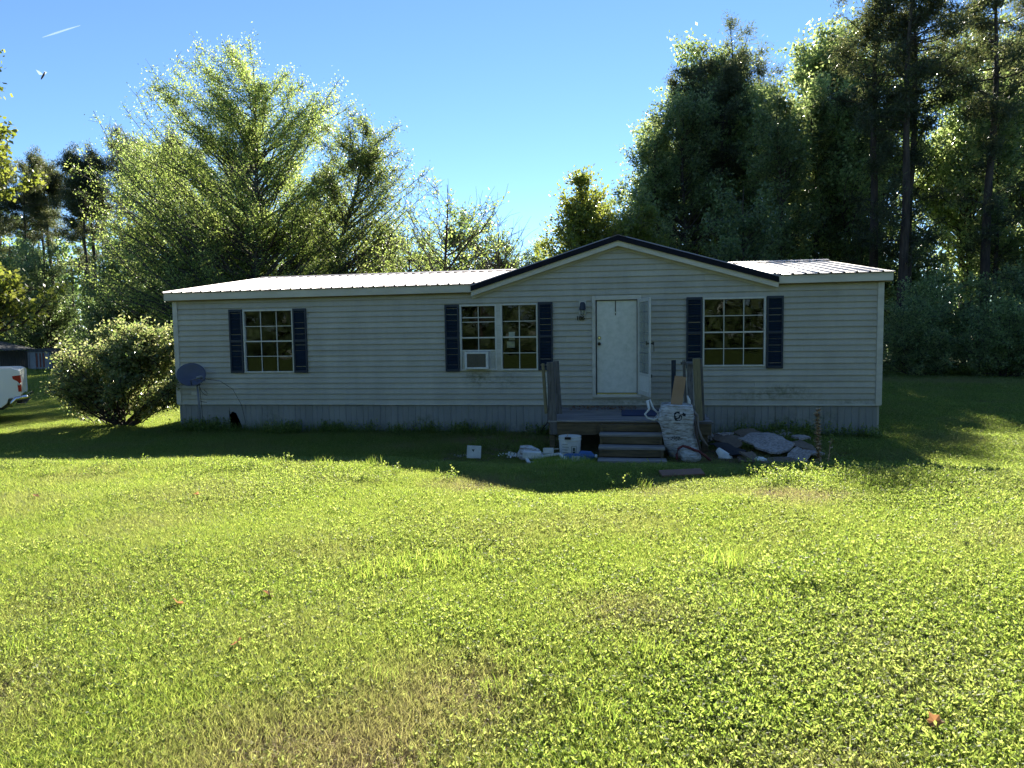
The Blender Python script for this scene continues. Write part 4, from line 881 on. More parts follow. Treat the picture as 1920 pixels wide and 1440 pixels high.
def tree_meshes(name, seed, trunk, lobes, nb, ntw, nleaf, lsize, leafm, barkm, asc=.8, tr=.2, tw_len=.8, jit=.10, zmin=.2, droop=0., clump=0, ratio=.55, stems=1, outer=.45, wander=.7):
    """trunk: list of points; lobes: (cx,cy,cz,rx,ry,rz,weight). Returns (wood mesh, crown mesh)"""
    rg = np.random.default_rng(seed); tp = np.array(trunk, float); H = tp[-1, 2]
    ts = np.linspace(0, 1, 14); tz = tp[:, 2]; tt = np.interp(np.linspace(0, H, 14), tz, tp[:, 0]), np.interp(np.linspace(0, H, 14), tz, tp[:, 1]), np.linspace(0, H, 14)
    TP = np.stack(tt, -1); TP[1:-1, :2] += np.cumsum(rg.normal(size=(12, 2)), 0)*.018*H/8; TR = tr*(1-ts*.93)**.9; TR[0] *= 1.25
    V1, Q1 = tubes(TP[None], TR[None], 9); vs, qs, off = [V1], [Q1], len(V1)
    lb = np.array(lobes, float); wt = lb[:, 6]/lb[:, 6].sum(); li = rg.choice(len(lb), nb, p=wt)
    d = rg.normal(size=(nb, 3)); d /= np.linalg.norm(d, axis=1, keepdims=True); rad = rg.uniform(0, 1, nb)**outer
    E = lb[li, :3]+d*lb[li, 3:6]*rad[:, None]
    hd = np.hypot(E[:, 0]-np.interp(E[:, 2], TP[:, 2], TP[:, 0]), E[:, 1]-np.interp(E[:, 2], TP[:, 2], TP[:, 1]))
    zs = np.clip(E[:, 2]-hd*asc*rg.uniform(.7, 1.3, nb), zmin*H*rg.uniform(.8, 1.2, nb), H*.97); zs = np.minimum(zs, np.maximum(E[:, 2]-.1, zmin*H))
    St = np.stack([np.interp(zs, TP[:, 2], TP[:, 0]), np.interp(zs, TP[:, 2], TP[:, 1]), zs], -1)
    Cp = St*.5+E*.5; Cp[:, 2] += hd*.12*rg.uniform(-1, 1.2, nb)-droop*hd*.2; Cp[:, :2] += (E-St)[:, :2]*.08
    t = np.linspace(0, 1, 8)[None, :, None]; P = St[:, None]*(1-t)**2+2*Cp[:, None]*t*(1-t)+E[:, None]*t*t; P[:, 1:] += np.cumsum(rg.normal(size=(nb, 7, 3)), 1)*.038*np.linalg.norm(E-St, axis=1)[:, None, None]**.7
    r0 = np.minimum(np.interp(zs, TP[:, 2], TR)*.45, .018*np.linalg.norm(E-St, axis=1)+.008); BR = r0[:, None]*(1-np.linspace(0, 1, 8)*.85)[None]
    V1, Q1 = tubes(P, BR, 5); vs.append(V1); qs.append(Q1+off); off += len(V1)
    # twigs
    bi = rg.integers(0, nb, ntw); bt = rg.uniform(.3, 1, ntw)**.7*7; b0 = np.minimum(bt.astype(int), 6); fr_ = (bt-b0)[:, None]; TS = P[bi, b0]*(1-fr_)+P[bi, b0+1]*fr_
    bd = P[bi, 7]-P[bi, 4]; bd /= np.linalg.norm(bd, axis=1, keepdims=True)+1e-9; td = bd*.7+rg.normal(size=(ntw, 3))*wander; td[:, 2] += .25-droop; td /= np.linalg.norm(td, axis=1, keepdims=True)
    tl = tw_len*rg.uniform(.4, 1.2, ntw)[:, None]; TE = TS+td*tl; TM = (TS+TE)/2+rg.normal(size=(ntw, 3))*.06*tl
    TPs = np.stack([TS, TM, TE], 1); V1, Q1 = tubes(TPs, np.tile(np.array([.009, .006, .003])*max(1, tr/.2)*1.0, (ntw, 1)), 3); vs.append(V1); qs.append(Q1+off)
    wood = fastmesh(name+'_trunk', np.concatenate(vs), np.concatenate(qs), barkm, True)
    crown = None
    if nleaf:
        ti = rg.integers(0, ntw, nleaf)
        u_ = rg.uniform(.05, 1.05, nleaf)[:, None]; LP = TS[ti]*(1-u_)+TE[ti]*u_+rg.normal(size=(nleaf, 3))*jit
        ax = None if not clump else td[ti]
        V2, Q2 = leafquads(LP, lsize, rg, .8, ratio, ax); crown = fastmesh(name+'_crown', V2, Q2, leafm)
    return wood, crown
def put_tree(kind, meshes, loc, rz, sc, label, cat='tree', group=None):
    t = thing(kind, label, cat, (loc[0], loc[1], th(loc[0], loc[1])-.05), group, rz); t.scale = (sc, sc, sc) if not hasattr(sc, '__len__') else sc
    link('trunk', meshes[0], t)
    if meshes[1]: link('crown', meshes[1], t)
    return t

# the big airy tree behind the house (local coordinates: x right, y away, z up)
A = tree_meshes('river_birch', 11, [(0,0,0),(.1,0,4),(.2,0,8),(.35,0,12.2)],
    [(.3,0,10.9,2.3,2.0,2.8,3.2),(-2.8,0,10.4,2.1,1.8,2.8,3.2),(3.0,0,9.8,2.0,1.8,2.6,3.0),(-5.5,.3,8.4,1.7,1.7,2.6,2.8),(-3.0,-.5,6.4,2.8,2.4,2.4,2.6),(.6,-.5,7.0,3.0,2.4,2.6,3.0),(3.2,-.5,5.6,1.9,2.2,2.6,2.4),(-5.8,-.3,4.6,1.9,2.0,2.3,2.4),(-1.5,-.8,3.4,3.8,2.4,1.8,2.6),(3.8,-.5,3.2,1.7,1.8,1.6,1.6)],
    380, 13000, 150000, .085, M['birchleaf'], M['bark'], asc=.95, tr=.16, tw_len=.48, jit=.13, zmin=.07, outer=.36, wander=1.7)
put_tree('birch_tree', A, (-11.05, 23.8, 0), 0, 1.40, 'largest airy pale green tree rising behind the left roof of the house')
B = tree_meshes('right_birch', 12, [(0,0,0),(.5,0,2.5),(1.1,0,5),(1.9,0,7.2),(2.2,0,9.2)],
    [(2.0,0,8.2,2.0,1.6,2.2,4),(3.4,0,6.9,1.5,1.4,1.8,2.4),(.7,0,6.6,1.2,1.3,2.0,1.6),(2.8,0,5.2,1.9,1.4,1.1,1.5),(.9,0,4.0,1.6,1.5,1.2,1.2)],
    150, 4200, 36000, .085, M['birchleaf'], M['bark'], asc=.95, tr=.13, tw_len=.45, jit=.12, zmin=.25, outer=.42, wander=1.7)
put_tree('birch_tree', B, (-6.8, 22.4, 0), 0, 1.40, 'thin leaning pale tree with open branches just right of the largest airy tree')

# forest prototypes
P1 = tree_meshes('pine_a', 21, [(0,0,0),(.1,.1,8),(.25,0,15),(.6,0,18)], [(.2,0,13.5,2.9,2.9,4.2,3),(.9,0,17.2,1.9,1.7,2.4,2),(-1.6,.5,15,1.6,1.6,1.6,1),(1.0,0,9.5,2.6,2.4,2.2,.8)], 80, 800, 24000, .27, M['needle'], M['darkbark'], asc=.15, tr=.24, tw_len=.5, jit=.16, zmin=.35, ratio=.16, outer=.6)
P2 = tree_meshes('pine_b', 22, [(0,0,0),(-.15,.1,7),(-.1,0,14),(.3,0,16.6)], [(.5,0,13,2.4,2.2,3.4,3),(-.9,0,15.3,1.5,1.4,1.6,1.6),(.5,0,16.8,1.2,1.2,1.4,1.2)], 80, 1100, 28000, .25, M['needle'], M['darkbark'], asc=.1, tr=.20, tw_len=.5, jit=.15, zmin=.45, ratio=.16, outer=.6)
D1 = tree_meshes('broadleaf_tall', 23, [(0,0,0),(.15,.1,6),(-.1,.1,12),(.1,0,16)], [(0,0,14.6,2.6,2.6,3.0,3),(-1.9,0,11,2.3,2.4,2.6,2.4),(2.1,.3,10,2.4,2.4,2.6,2.4),(0,0,6,3.2,2.8,2.6,1.8)], 170, 1300, 23000, .20, M['oakleaf'], M['darkbark'], asc=.9, tr=.21, tw_len=.9, jit=.15, zmin=.2)
D2 = tree_meshes('broadleaf_mid', 24, [(0,0,0),(.2,0,4),(.1,.1,8),(.2,0,9.8)], [(0,0,8.2,2.5,2.5,2.8,3),(-1.5,0,5.6,2.0,2.2,2.2,2),(1.5,0,5,2.1,2.2,2.2,2),(0,0,3,2.6,2.6,1.8,1.5)], 160, 1500, 26000, .17, M['oakleaf'], M['bark'], asc=.9, tr=.14, tw_len=.8, jit=.13, zmin=.12)
K1 = tree_meshes('dark_broadleaf', 25, [(0,0,0),(-.1,0,3),(.1,.1,6),(0,0,9)], [(0,0,6.4,2.6,2.6,2.6,3),(-1.7,0,4,2.0,2.0,2.2,2),(1.7,0,3.7,2.2,2.2,2.2,2),(0,0,1.9,2.9,2.9,1.5,2)], 140, 1200, 20000, .18, M['darkleaf'], M['darkbark'], asc=.8, tr=.13, tw_len=.8, jit=.13, zmin=.06)
D3 = tree_meshes('broadleaf_slim', 26, [(0,0,0),(.2,.1,5),(.3,.1,10),(.1,0,15)], [(.2,0,12.2,1.9,1.9,3,3),(.9,0,8.2,1.6,1.6,2.4,1.6),(-.9,0,6,1.6,1.6,2.2,1.3)], 110, 950, 14000, .18, M['oakleaf'], M['darkbark'], asc=1.0, tr=.15, tw_len=.8, jit=.14, zmin=.25)
L1 = tree_meshes('lime_tree', 27, [(0,0,0),(.1,0,3),(.0,.1,6),(.2,0,9)], [(.1,0,7.4,1.7,1.7,2.0,3),(-1.2,0,5.4,1.5,1.7,1.8,2),(1.3,0,5.4,1.6,1.7,1.9,2),(0,0,3.4,2.2,2.0,1.7,1.5)], 150, 2300, 30000, .16, M['limeleaf'], M['bark'], asc=.9, tr=.12, tw_len=.7, jit=.12, zmin=.1, clump=1)
W1 = tree_meshes('understory', 28, [(0,0,0),(.2,0,1.5),(.1,.1,3),(.3,0,4.5)], [(0,0,3.2,1.8,1.8,1.5,3),(-.8,0,1.6,1.6,1.6,1.4,2),(1,0,1.4,1.6,1.6,1.3,2)], 110, 1500, 17000, .13, M['oakleaf'], M['bark'], asc=.7, tr=.05, tw_len=.6, jit=.12, zmin=.04)
T0 = tree_meshes('bare_trunk', 29, [(0,0,0),(.1,0,8),(.0,.1,16),(.3,0,22)], [(.2,0,20.0,3.0,2.8,3.8,3),(-1.2,0,15,3.0,3.0,2.2,1.2),(1.8,0,17,2.4,2.4,1.6,1),(0,0,8.5,1.9,1.9,4.0,.9)], 72, 800, 21000, .27, M['needle'], M['darkbark'], asc=.25, tr=.30, tw_len=.6, jit=.2, zmin=.15, ratio=.18)
T1 = tree_meshes('open_pine', 30, [(0,0,0),(-.1,.1,9),(.2,.1,17),(.1,0,23.3)], [(.2,0,20.8,2.6,2.6,3.2,2.4),(-1.6,0,17.5,2.8,2.6,1.6,1.2),(1.6,0,15.8,2.6,2.4,1.5,1)], 62, 520, 11500, .30, M['needle'], M['darkbark'], asc=.3, tr=.24, tw_len=.6, jit=.2, zmin=.5, ratio=.16)
PR = dict(T1=T1, P1=P1, P2=P2, D1=D1, D2=D2, K1=K1, D3=D3, L1=L1, W1=W1, T0=T0)
NM = dict(T1='open_pine_tree', P1='pine_tree', P2='pine_tree', D1='broadleaf_tree', D2='broadleaf_tree', K1='dark_tree', D3='broadleaf_tree', L1='lime_green_tree', W1='understory_shrub', T0='tall_pine_tree')
def forest(lst, grp):
    for q, (kd, x, y, sc, lb) in enumerate(lst):
        put_tree(NM[kd], PR[kd], (x, y), random.uniform(0, 6.28), sc, lb, 'shrub' if kd == 'W1' else 'tree', grp)
forest([
 # kind, x, y, scale, label  -- the wood on the right
 ('T0', 23.3, 23.0, .92, 'thickest dark pine trunk in the right wood, just beyond the right end of the house'),
 ('T0', 24.1, 24.5, .90, 'tall dark pine standing close behind the thickest trunk in the right wood'),
 ('T0', 27.5, 24.0, .92, 'tall dark pine trunk near the right edge of the photo'),
 ('T0', 23.0, 26, .95, 'slim tall pine left of the thickest trunk in the right wood'),
 ('T1', 17.2, 38.5, 1.0, 'tall open pine whose top leaves the frame above the gable roof foot'),
 ('T0', 34.2, 33, .95, 'tall pine at the far right behind the understory'),
 ('P1', 16.0, 34.0, 1.02, 'leftmost tall pine of the right wood with ragged top against the sky'),
 ('T1', 19.6, 41.0, .92, 'ragged pine between the tall open pine and the slim one'),
 ('D1', 13.6, 32.0, 1.02, 'rounded green tree on the left shoulder of the right wood'),
 ('D1', 18.8, 33.0, 1.0, 'full green tree in front of the tall open pine'),
 ('D1', 22.6, 31.5, 1.0, 'full green tree above the right roof end'),
 ('D1', 33.0, 38.0, 1.15, 'green crown at the top right corner of the photo'),
 ('D3', 11.8, 31.0, .98, 'slim green tree stepping down from the left shoulder of the wood'),
 ('D3', 19.2, 29.5, 1.0, 'slim green tree right behind the right roof end'),
 ('D3', 29.2, 26.5, 1.0, 'slim leafy tree between the two dark trunks at right'),
 ('D3', 32.5, 26.0, 1.05, 'slim leafy tree close to the right edge'),
 ('D2', 10.2, 26.0, .95, 'round mid green tree between the lime tree and the right wood'),
 ('D2', 31.0, 23.0, .9, 'round mid green tree low at the right edge of the photo'),
 ('K1', 15.9, 23.5, 1.05, 'dark bushy tree over the right slope of the gable'),
 ('K1', 26.4, 31.0, 1.0, 'dark bushy tree nearest the right corner of the house at the wood edge'),
 ('K1', 33.0, 20.5, .85, 'dark bushy tree at the right end of the wood edge'),
 ('L1', 8.2, 19.5, 1.04, 'bright lime green tree behind the left slope of the gable peak'),
 ('L1', 10.4, 21.5, .90, 'smaller lime green tree right of the bright one behind the gable'),
 ('T1', 15.4, 37.0, .86, 'open pine with a thin top at the left of the tall pines'),
 ('D3', 17.0, 36.0, 1.22, 'slender pale crown between the two open pines'),
 ('D3', 19.0, 38.0, 1.3, 'slender pale crown right of the second open pine'),
 ('D1', 16.6, 41, 1.38, 'back row green crown at the top of the wood left of the tall pines'),
 ('D1', 25.0, 43, 1.45, 'back row green crown rising right behind the thickest trunk'),
 ('D1', 29.2, 43, 1.40, 'back row green crown right of the thickest trunk'),
 ('D1', 15.2, 39, 1.22, 'back row green crown on the upper left shoulder of the wood'),
 ('D3', 20.9, 31, 1.04, 'slender green crown filling the notch above the right metal roof'),
 ('D1', 24.8, 41, 1.38, 'back row green crown above the thickest trunk'),
 ('D1', 34.5, 42, 1.38, 'back row green crown by the right edge'),
 ('D1', 39.0, 41, 1.38, 'back row green crown beyond the right edge of the frame'),
 ('P1', 14.6, 38, 1.08, 'ragged pine top standing behind the left shoulder tree'),
 ('D1', 12.6, 36, .95, 'green crown behind the left shoulder of the right wood'),
 ('D1', 35.6, 36, 1.15, 'green crown beyond the far right pine'),
 ('D3', 23.6, 31, 1.05, 'slim leafy tree just left of the thickest trunk'),
 ('D3', 18.2, 27.5, 1.0, 'slim leafy tree above the right foot of the gable'),
 ('D3', 35.5, 28, 1.1, 'slim leafy tree outermost at the right edge'),
 ('D2', 34.5, 24, 1.0, 'round mid green tree outermost at the right edge'),
 ('W1', 21.6, 16.5, .75, 'leafy shrub at the wood edge right beside the house corner'),
 ('W1', 24.4, 15.5, .72, 'second leafy shrub from the house corner along the right wood edge'),
 ('W1', 27.2, 15.2, .8, 'leafy shrub near the right edge of the photo at the lawn end'),
 ('W1', 23.0, 18.5, 1.0, 'taller shrub between the first two shrubs of the right wood edge'),
 ('W1', 26.0, 18.0, 1.05, 'taller shrub behind the second leafy shrub at right'),
 ('W1', 29.8, 16.8, 1.0, 'leafy shrub at the outer right of the wood edge'),
], 'trees of the wood on the right')
forest([
 ('P1', -47.0, 42, 1.02, 'leftmost far pine at the left edge of the photo'),
 ('P2', -44.3, 46, 1.06, 'second far pine from the left edge'),
 ('P2', -42.0, 44, 1.08, 'third far pine from the left edge'),
 ('P1', -39.0, 45, .96, 'far pine with a bare trunk left of the big airy tree'),
 ('P2', -36.6, 43, 1.06, 'far pine half hidden by the left side of the big airy tree'),
 ('P1', -33.5, 44, 1.10, 'tallest far pine directly left of the big airy tree'),
 ('P2', -30.5, 46, 1.16, 'far pine behind the upper left branches of the big airy tree'),
 ('P1', -27.0, 45, 1.0, 'far pine behind the centre of the big airy tree'),
 ('P2', -23.5, 46, 1.1, 'far pine behind the right centre of the big airy tree'),
 ('P1', -50.5, 47, 1.05, 'far pine at the extreme left behind the leftmost one'),
 ('P2', -45.8, 40, .98, 'front far pine between the first two at the left edge'),
 ('P1', -40.6, 40, .92, 'front far pine between the third and the bare trunked one'),
 ('P2', -35.0, 40, 1.02, 'front far pine below the tallest far pine'),
], 'far pines on the left')
forest([
 ('K1', -31.0, 31.0, 1.0, 'dark bushy tree above the far fence at the left edge'),
 ('K1', -27.0, 32.0, .85, 'dark bushy tree above the pale shed'),
 ('K1', -22.6, 29.5, 1.0, 'dark bushy tree left of the rusty red shed'),
 ('K1', -18.2, 31.0, 1.2, 'dark bushy tree above the rusty red shed'),
 ('K1', -35.5, 33.0, 1.1, 'dark bushy tree beyond the carport'),
 ('D1', -24.5, 34.0, .95, 'tall green tree behind the left side of the big airy tree'),
 ('K1', -13.6, 27.0, 1.2, 'dark tree low behind the big airy tree near the house corner'),
 ('D2', -15.4, 28.0, 1.1, 'mid green tree under the left branches of the big airy tree'),
 ('D2', -9.6, 28, 1.1, 'mid green tree directly behind the big airy trunk'),
 ('D2', -5.0, 28.0, .85, 'mid green tree behind the thin leaning tree'),
 ('K1', -12.0, 31.0, 1.2, 'dark tree behind the big airy tree above the left roof'),
], 'trees of the dark left wood')
forest([
 ('K1', -1.2, 35, 1.25, 'low dark tree above the roof left of the gable'),
 ('K1', 1.6, 37, 1.0, 'low dark tree nearest the gable above the left roof'),
 ('K1', -5.0, 38, 1.1, 'low dark tree behind the thin leaning tree above the roof'),
 ('D2', 4.0, 40, .85, 'low pale green tree beside the left foot of the gable'),
 ('D2', 6.6, 42, .9, 'low pale green tree behind the left slope of the gable'),
 ('D2', -7.4, 34, .68, 'low green tree behind the roof below the thin leaning tree'),
], 'low trees above the left roof')
# bare snags
S1 = tree_meshes('snag', 31, [(0,0,0),(.1,0,2),(.0,0,4),(.2,0,6.6)], [(.2,0,5.2,1.9,1.4,1.6,3),(1.6,0,4.6,.9,.8,1.3,1.2)], 46, 330, 1500, .10, M['birchleaf'], M['darkbark'], asc=1.1, tr=.10, tw_len=.9, jit=.08, zmin=.3, outer=.35)
put_tree('bare_tree', S1, (2.7, 13.5), 0, 1.22, 'nearly bare dark tree in the gap between the airy tree and the gable', group='nearly bare trees')
S2 = (S1[0], None)
put_tree('bare_tree', S2, (4.6, 16.0), 2.2, 1.05, 'leafless tree right of the nearly bare one behind the left roof', group='nearly bare trees')
put_tree('bare_tree', S1, (1.0, 15.0), 4.2, 1.0, 'small sparse tree left of the nearly bare one', group='nearly bare trees')
# maple reaching in at the left edge
MP = tree_meshes('maple', 33, [(0,0,0),(.1,0,3),(.0,.1,6),(.2,0,10.5)], [(1.9,0,9.3,.75,.7,.45,1),(1.9,0,7.5,.75,.7,.35,1),(2.0,0,6.45,.85,.8,.5,1.6),(1.9,0,3.55,1.0,.9,.30,1.5),(2.3,0,3.1,.75,.8,.22,1),(-.5,0,8,2.4,2.4,2.8,3)], 110, 1000, 13000, .13, M['limeleaf'], M['bark'], asc=.5, tr=.16, tw_len=.45, jit=.07, zmin=.15, ratio=.8)
put_tree('maple_tree', MP, (-8.62, 2.4), 0, 1.0, 'yellow green leafy branches reaching in at the left edge of the photo')
# bush at the house corner
BU = tree_meshes('bush', 35, [(0,0,0),(.0,0,.5),(.1,.05,1.2),(.2,0,2.2)], [(.75,0,1.98,.60,.7,.40,2.4),(.1,0,1.9,.55,.7,.45,1.8),(-.85,0,1.62,.60,.6,.50,2.2),(.1,-.1,1.15,1.25,.95,.62,3.4),(-1.0,0,1.05,.6,.7,.40,1.2),(1.05,0,1.15,.55,.7,.45,1)], 200, 2000, 34000, .075, M['bushleaf'], M['darkbark'], asc=1.4, tr=.035, tw_len=.30, jit=.05, zmin=.01, ratio=.5)
put_tree('bush', BU, (-1.78, .5), 0, (1.26, 1.15, 1.04), 'big round glossy leaved bush left of the house corner', 'bush')

# distant woods: masses that close the horizon
def woodmass(name, label, boxes, nleaf, size, seed, leafm, ntr, gap=-.35):
    rg = np.random.default_rng(seed); vs = []; wts = np.array([(b[1]-b[0])*(b[3]-b[2])*b[4] for b in boxes]); wts = wts/wts.sum(); LP = []; TPs = []
    for b, wt in zip(boxes, wts):
        n = int(nleaf*wt); x = rg.uniform(b[0], b[1], n); y = rg.uniform(b[2], b[3], n)
        top = b[4]*(.72+.16*np.sin(x*.55+b[0])+.10*np.sin(x*1.7+y*.3)+.06*np.sin(x*4.1+y)); z = top*rg.uniform(0, 1, n)**.75
        cl = np.sin(x*1.9+z*.8)*np.sin(z*1.6+y*.7+x*.4)+rg.normal(size=n)*.45; k = cl > gap
        LP.append(np.stack([x, y, z], -1)[k])
        m_ = int(ntr*wt)+1; tx = rg.uniform(b[0], b[1], m_); ty = rg.uniform(b[2], b[3], m_); tt_ = b[4]*rg.uniform(.6, .9, m_)
        TPs.append(np.stack([np.stack([tx, ty, tx*0-.3], -1), np.stack([tx+rg.normal(size=m_)*.3, ty, tt_], -1)], 1))
    V2, Q2 = leafquads(np.concatenate(LP), size, rg, .6, .7); T_ = np.concatenate(TPs); V1, Q1 = tubes(T_, np.tile([.2, .06], (len(T_), 1)), 5)
    me = fastmesh(name, np.concatenate([V2, V1]), np.concatenate([Q2, Q1+len(V2)]), leafm); me.materials.append(M['darkbark'])
    mi = np.zeros(len(Q2)+len(Q1), np.int32); mi[len(Q2):] = 1; me.polygons.foreach_set('material_index', mi)
    return tag(link(name, me), label, 'woods', kind='stuff')
woodmass('distant_woods', 'dense green woodland closing the view behind the right hand trees', [(10, 56, 48, 56, 8)], 20000, .50, 41, M['darkleaf'], 110)
woodmass('distant_woods', 'dark woodland closing the view beyond the fence and far pines on the left', [(-80, -26, 52, 60, 17), (-26, -14, 52, 60, 11)], 42000, .55, 42, M['darkleaf'], 70)
woodmass('distant_woods', 'low pale woodland on the horizon above the middle of the roof', [(-14, 14, 62, 76, 8)], 9000, .50, 43, M['oakleaf'], 20)
woodmass('opposite_woods', 'woodland across the lawn mirrored in the window panes', [(-55, 70, -60, -46, 22)], 80000, .85, 44, M['darkleaf'], 70, -.75)

# ------------------------------------------------------------------ lawn
def blades(rg, n, rad, h0, h1, wd, lean=.5):
    r_ = rad*np.sqrt(rg.uniform(0, 1, n)); a = rg.uniform(0, 6.283, n); x, y = r_*np.cos(a), r_*np.sin(a)
    h = rg.uniform(h0, h1, n); b = rg.uniform(0, 6.283, n); l = h*rg.uniform(.15, 1, n)*lean; dx, dy = np.cos(b)*l, np.sin(b)*l; c = rg.uniform(0, 6.283, n); wx, wy = np.cos(c)*wd/2, np.sin(c)*wd/2
    p = lambda X, Y, Z: np.stack([X, Y, Z], -1)
    V = np.stack([p(x-wx, y-wy, 0*x-.005), p(x+wx, y+wy, 0*x-.005), p(x+dx*.35+wx*.8, y+dy*.35+wy*.8, h*.6), p(x+dx*.35-wx*.8, y+dy*.35-wy*.8, h*.6), p(x+dx+wx*.1, y+dy+wy*.1, h), p(x+dx-wx*.1, y+dy-wy*.1, h)], 1)
    base = np.arange(n)[:, None]*6; Q = np.concatenate([base+[0,1,2,3], base+[3,2,4,5]], 0); return V.reshape(-1, 3), Q
def weeds(rg, nst, rad, h0, h1, ls, nl):
    r_ = rad*np.sqrt(rg.uniform(0, 1, nst)); a = rg.uniform(0, 6.283, nst); x, y = r_*np.cos(a), r_*np.sin(a); h = rg.uniform(h0, h1, nst)
    B = np.stack([x, y, 0*x], -1); T = B+np.stack([rg.normal(size=nst)*.02, rg.normal(size=nst)*.02, h], -1)
    V1, Q1 = tubes(np.stack([B, T], 1), np.full((nst, 2), .0014), 3)
    si = np.repeat(np.arange(nst), nl); t = rg.uniform(.35, 1.0, len(si))[:, None]; P = B[si]*(1-t)+T[si]*t
    aa = rg.uniform(0, 6.283, len(si)); ax = np.stack([np.cos(aa), np.sin(aa), rg.uniform(.1, 1.0, len(si))], -1)
    V2, Q2 = leafquads(P, ls, rg, 1.1, .40, ax); return np.concatenate([V2, V1]), np.concatenate([Q2, Q1+len(V2)])
protos = []
def proto(name, V, Q, mat): protos.append((name, fastmesh(name, V, Q, mat)))
for s_ in range(3): proto('blade_clump', *blades(np.random.default_rng(50+s_), 230, .24, .02, .075, .0042, 1.0), M['grass'])
for s_ in range(3): proto('weed_clump', *weeds(np.random.default_rng(60+s_), 44, .22, .015, .065, .021, 6), M['weed'])
for s_ in range(2): proto('straw_clump', *blades(np.random.default_rng(70+s_), 120, .24, .006, .035, .0038, 2.6), M['strawb'])
proto('long_grass_clump', *blades(np.random.default_rng(80), 60, .15, .08, .20, .005, .7), M['grass'])
for s_ in range(2): proto('tall_weed_clump', *weeds(np.random.default_rng(90+s_), 16, .16, .07, .20, .032, 9), M['weed'])

def scatter(n, x0, x1, y0, y1): return np.stack([rng.uniform(x0, x1, n), rng.uniform(y0, y1, n)], -1)
def fieldn(P, s, ph=0): return (np.sin(P[:, 0]*s+ph)+np.sin(P[:, 1]*s*1.3+ph*2)+np.sin((P[:, 0]+P[:, 1])*s*.73+ph)+np.sin((P[:, 0]*1.7-P[:, 1])*s*.91+2*ph))/4
dead_c = [(8.9,-11.3,.5,.7),(6.6,-11.6,.45,.6),(10.5,-11.7,.3,.7),(11.55,-6.95,.5,.85),(8.5,-11.9,.6,.75),(9.7,-8.1,.5,.45),(7.4,-9.2,.5,.35),(10.2,-7.0,.45,.4),(5.2,-7.4,.6,.4),(8.05,-6.6,.5,.5),(9.8,-10.2,.35,.6),(7.4,-1.0,.9,.9),(12.0,-2.5,.8,.9),(3.4,-7.9,.5,.35),(13.0,-8.2,.5,.4),(21.5,13.2,1.6,.95),(25,12.0,1.8,.9),(18.5,14.5,1.6,.9),(28,11.5,1.5,.8),(15.6,-.8,.5,.5)]
def dead(P):
    d = np.zeros(len(P))
    for x, y, r_, s_ in dead_c: d = np.maximum(d, s_*np.clip(1.6-np.hypot(P[:, 0]-x, (P[:, 1]-y)*1.2)/r_*1., 0, 1))
    return np.clip(d+.42*np.clip(fieldn(P, 2.3, 1.)+.05, 0, 1)+.25*np.clip(fieldn(P, 6.1, 3.), 0, 1), 0, 1)
pts, idx, scl, tin = [], [], [], []
def put(P, ids, s0, s1, tv):
    pts.append(P); idx.append(rng.choice(ids, len(P))); scl.append(rng.uniform(0, 1, len(P))*(s1-s0)+s0); tin.append(np.clip(tv+rng.normal(size=len(P))*.05, 0, 1))
def region(n, x0, x1, y0, y1, sc, allow=None):
    P = scatter(n, x0, x1, y0, y1)
    cx, cy = CAM[0], CAM[1]; dx, dy = P[:, 0]-cx, P[:, 1]-cy; fx = dx*math.sin(YAW)+dy*math.cos(YAW); rx = dx*math.cos(YAW)-dy*math.sin(YAW)
    P = P[(fx > 1.6) & (np.abs(rx) < .78*fx+1.2)]
    P = P[~((P[:, 0] > -.1) & (P[:, 0] < 14.75) & (P[:, 1] > -.12) & (P[:, 1] < 8.6))]
    P = P[~((P[:, 0] > 8.4) & (P[:, 0] < 11.35) & (P[:, 1] > -2.35) & (P[:, 1] < 0))]
    P = P[~((P[:, 0] > 9.35) & (P[:, 0] < 10.5) & (P[:, 1] > -3.35) & (P[:, 1] < 0))]
    d = dead(P); r_ = rng.uniform(0, 1, len(P)); wd = np.clip(.40+.5*fieldn(P, 1.1, 2.)+.06*(P[:, 0]-8), .1, .9)
    dens = r_ > d*.78
    isw = rng.uniform(0, 1, len(P)) < wd
    lowz = (P[:, 0] > 6.6) & (P[:, 0] < 11.8) & (P[:, 1] < -2.2); nearz = lowz & (P[:, 1] > -4.6); sc = np.where(nearz, sc*.45, np.where(lowz & (P[:, 1] > -7.2), sc*.7, sc))
    put(P[dens & isw], [3, 4, 5], .75*sc[dens & isw], 1.3*sc[dens & isw], d[dens & isw]*.5); put(P[dens & ~isw], [0, 1, 2], .75*sc[dens & ~isw], 1.2*sc[dens & ~isw], d[dens & ~isw]*.7+.08)
    st = rng.uniform(0, 1, len(P)) < (.30+d*.9); put(P[st], [6, 7], 1.0*sc[st], 1.3*sc[st], rng.uniform(0, .6, st.sum()))
region(26000, 4, 16, -13, -7, .85)
region(20000, -3, 19, -9, -3.2, 1.0)
region(9000, -6, 22, -3.5, 0, 1.0)
region(16000, -16, -.2, -4, 12, 1.25)
region(9000, 14.7, 30, -3, 15, 1.3)
region(11000, -34, -.2, 10, 30, 2.2)
region(5000, 14.7, 32, 10, 24, 2.0)
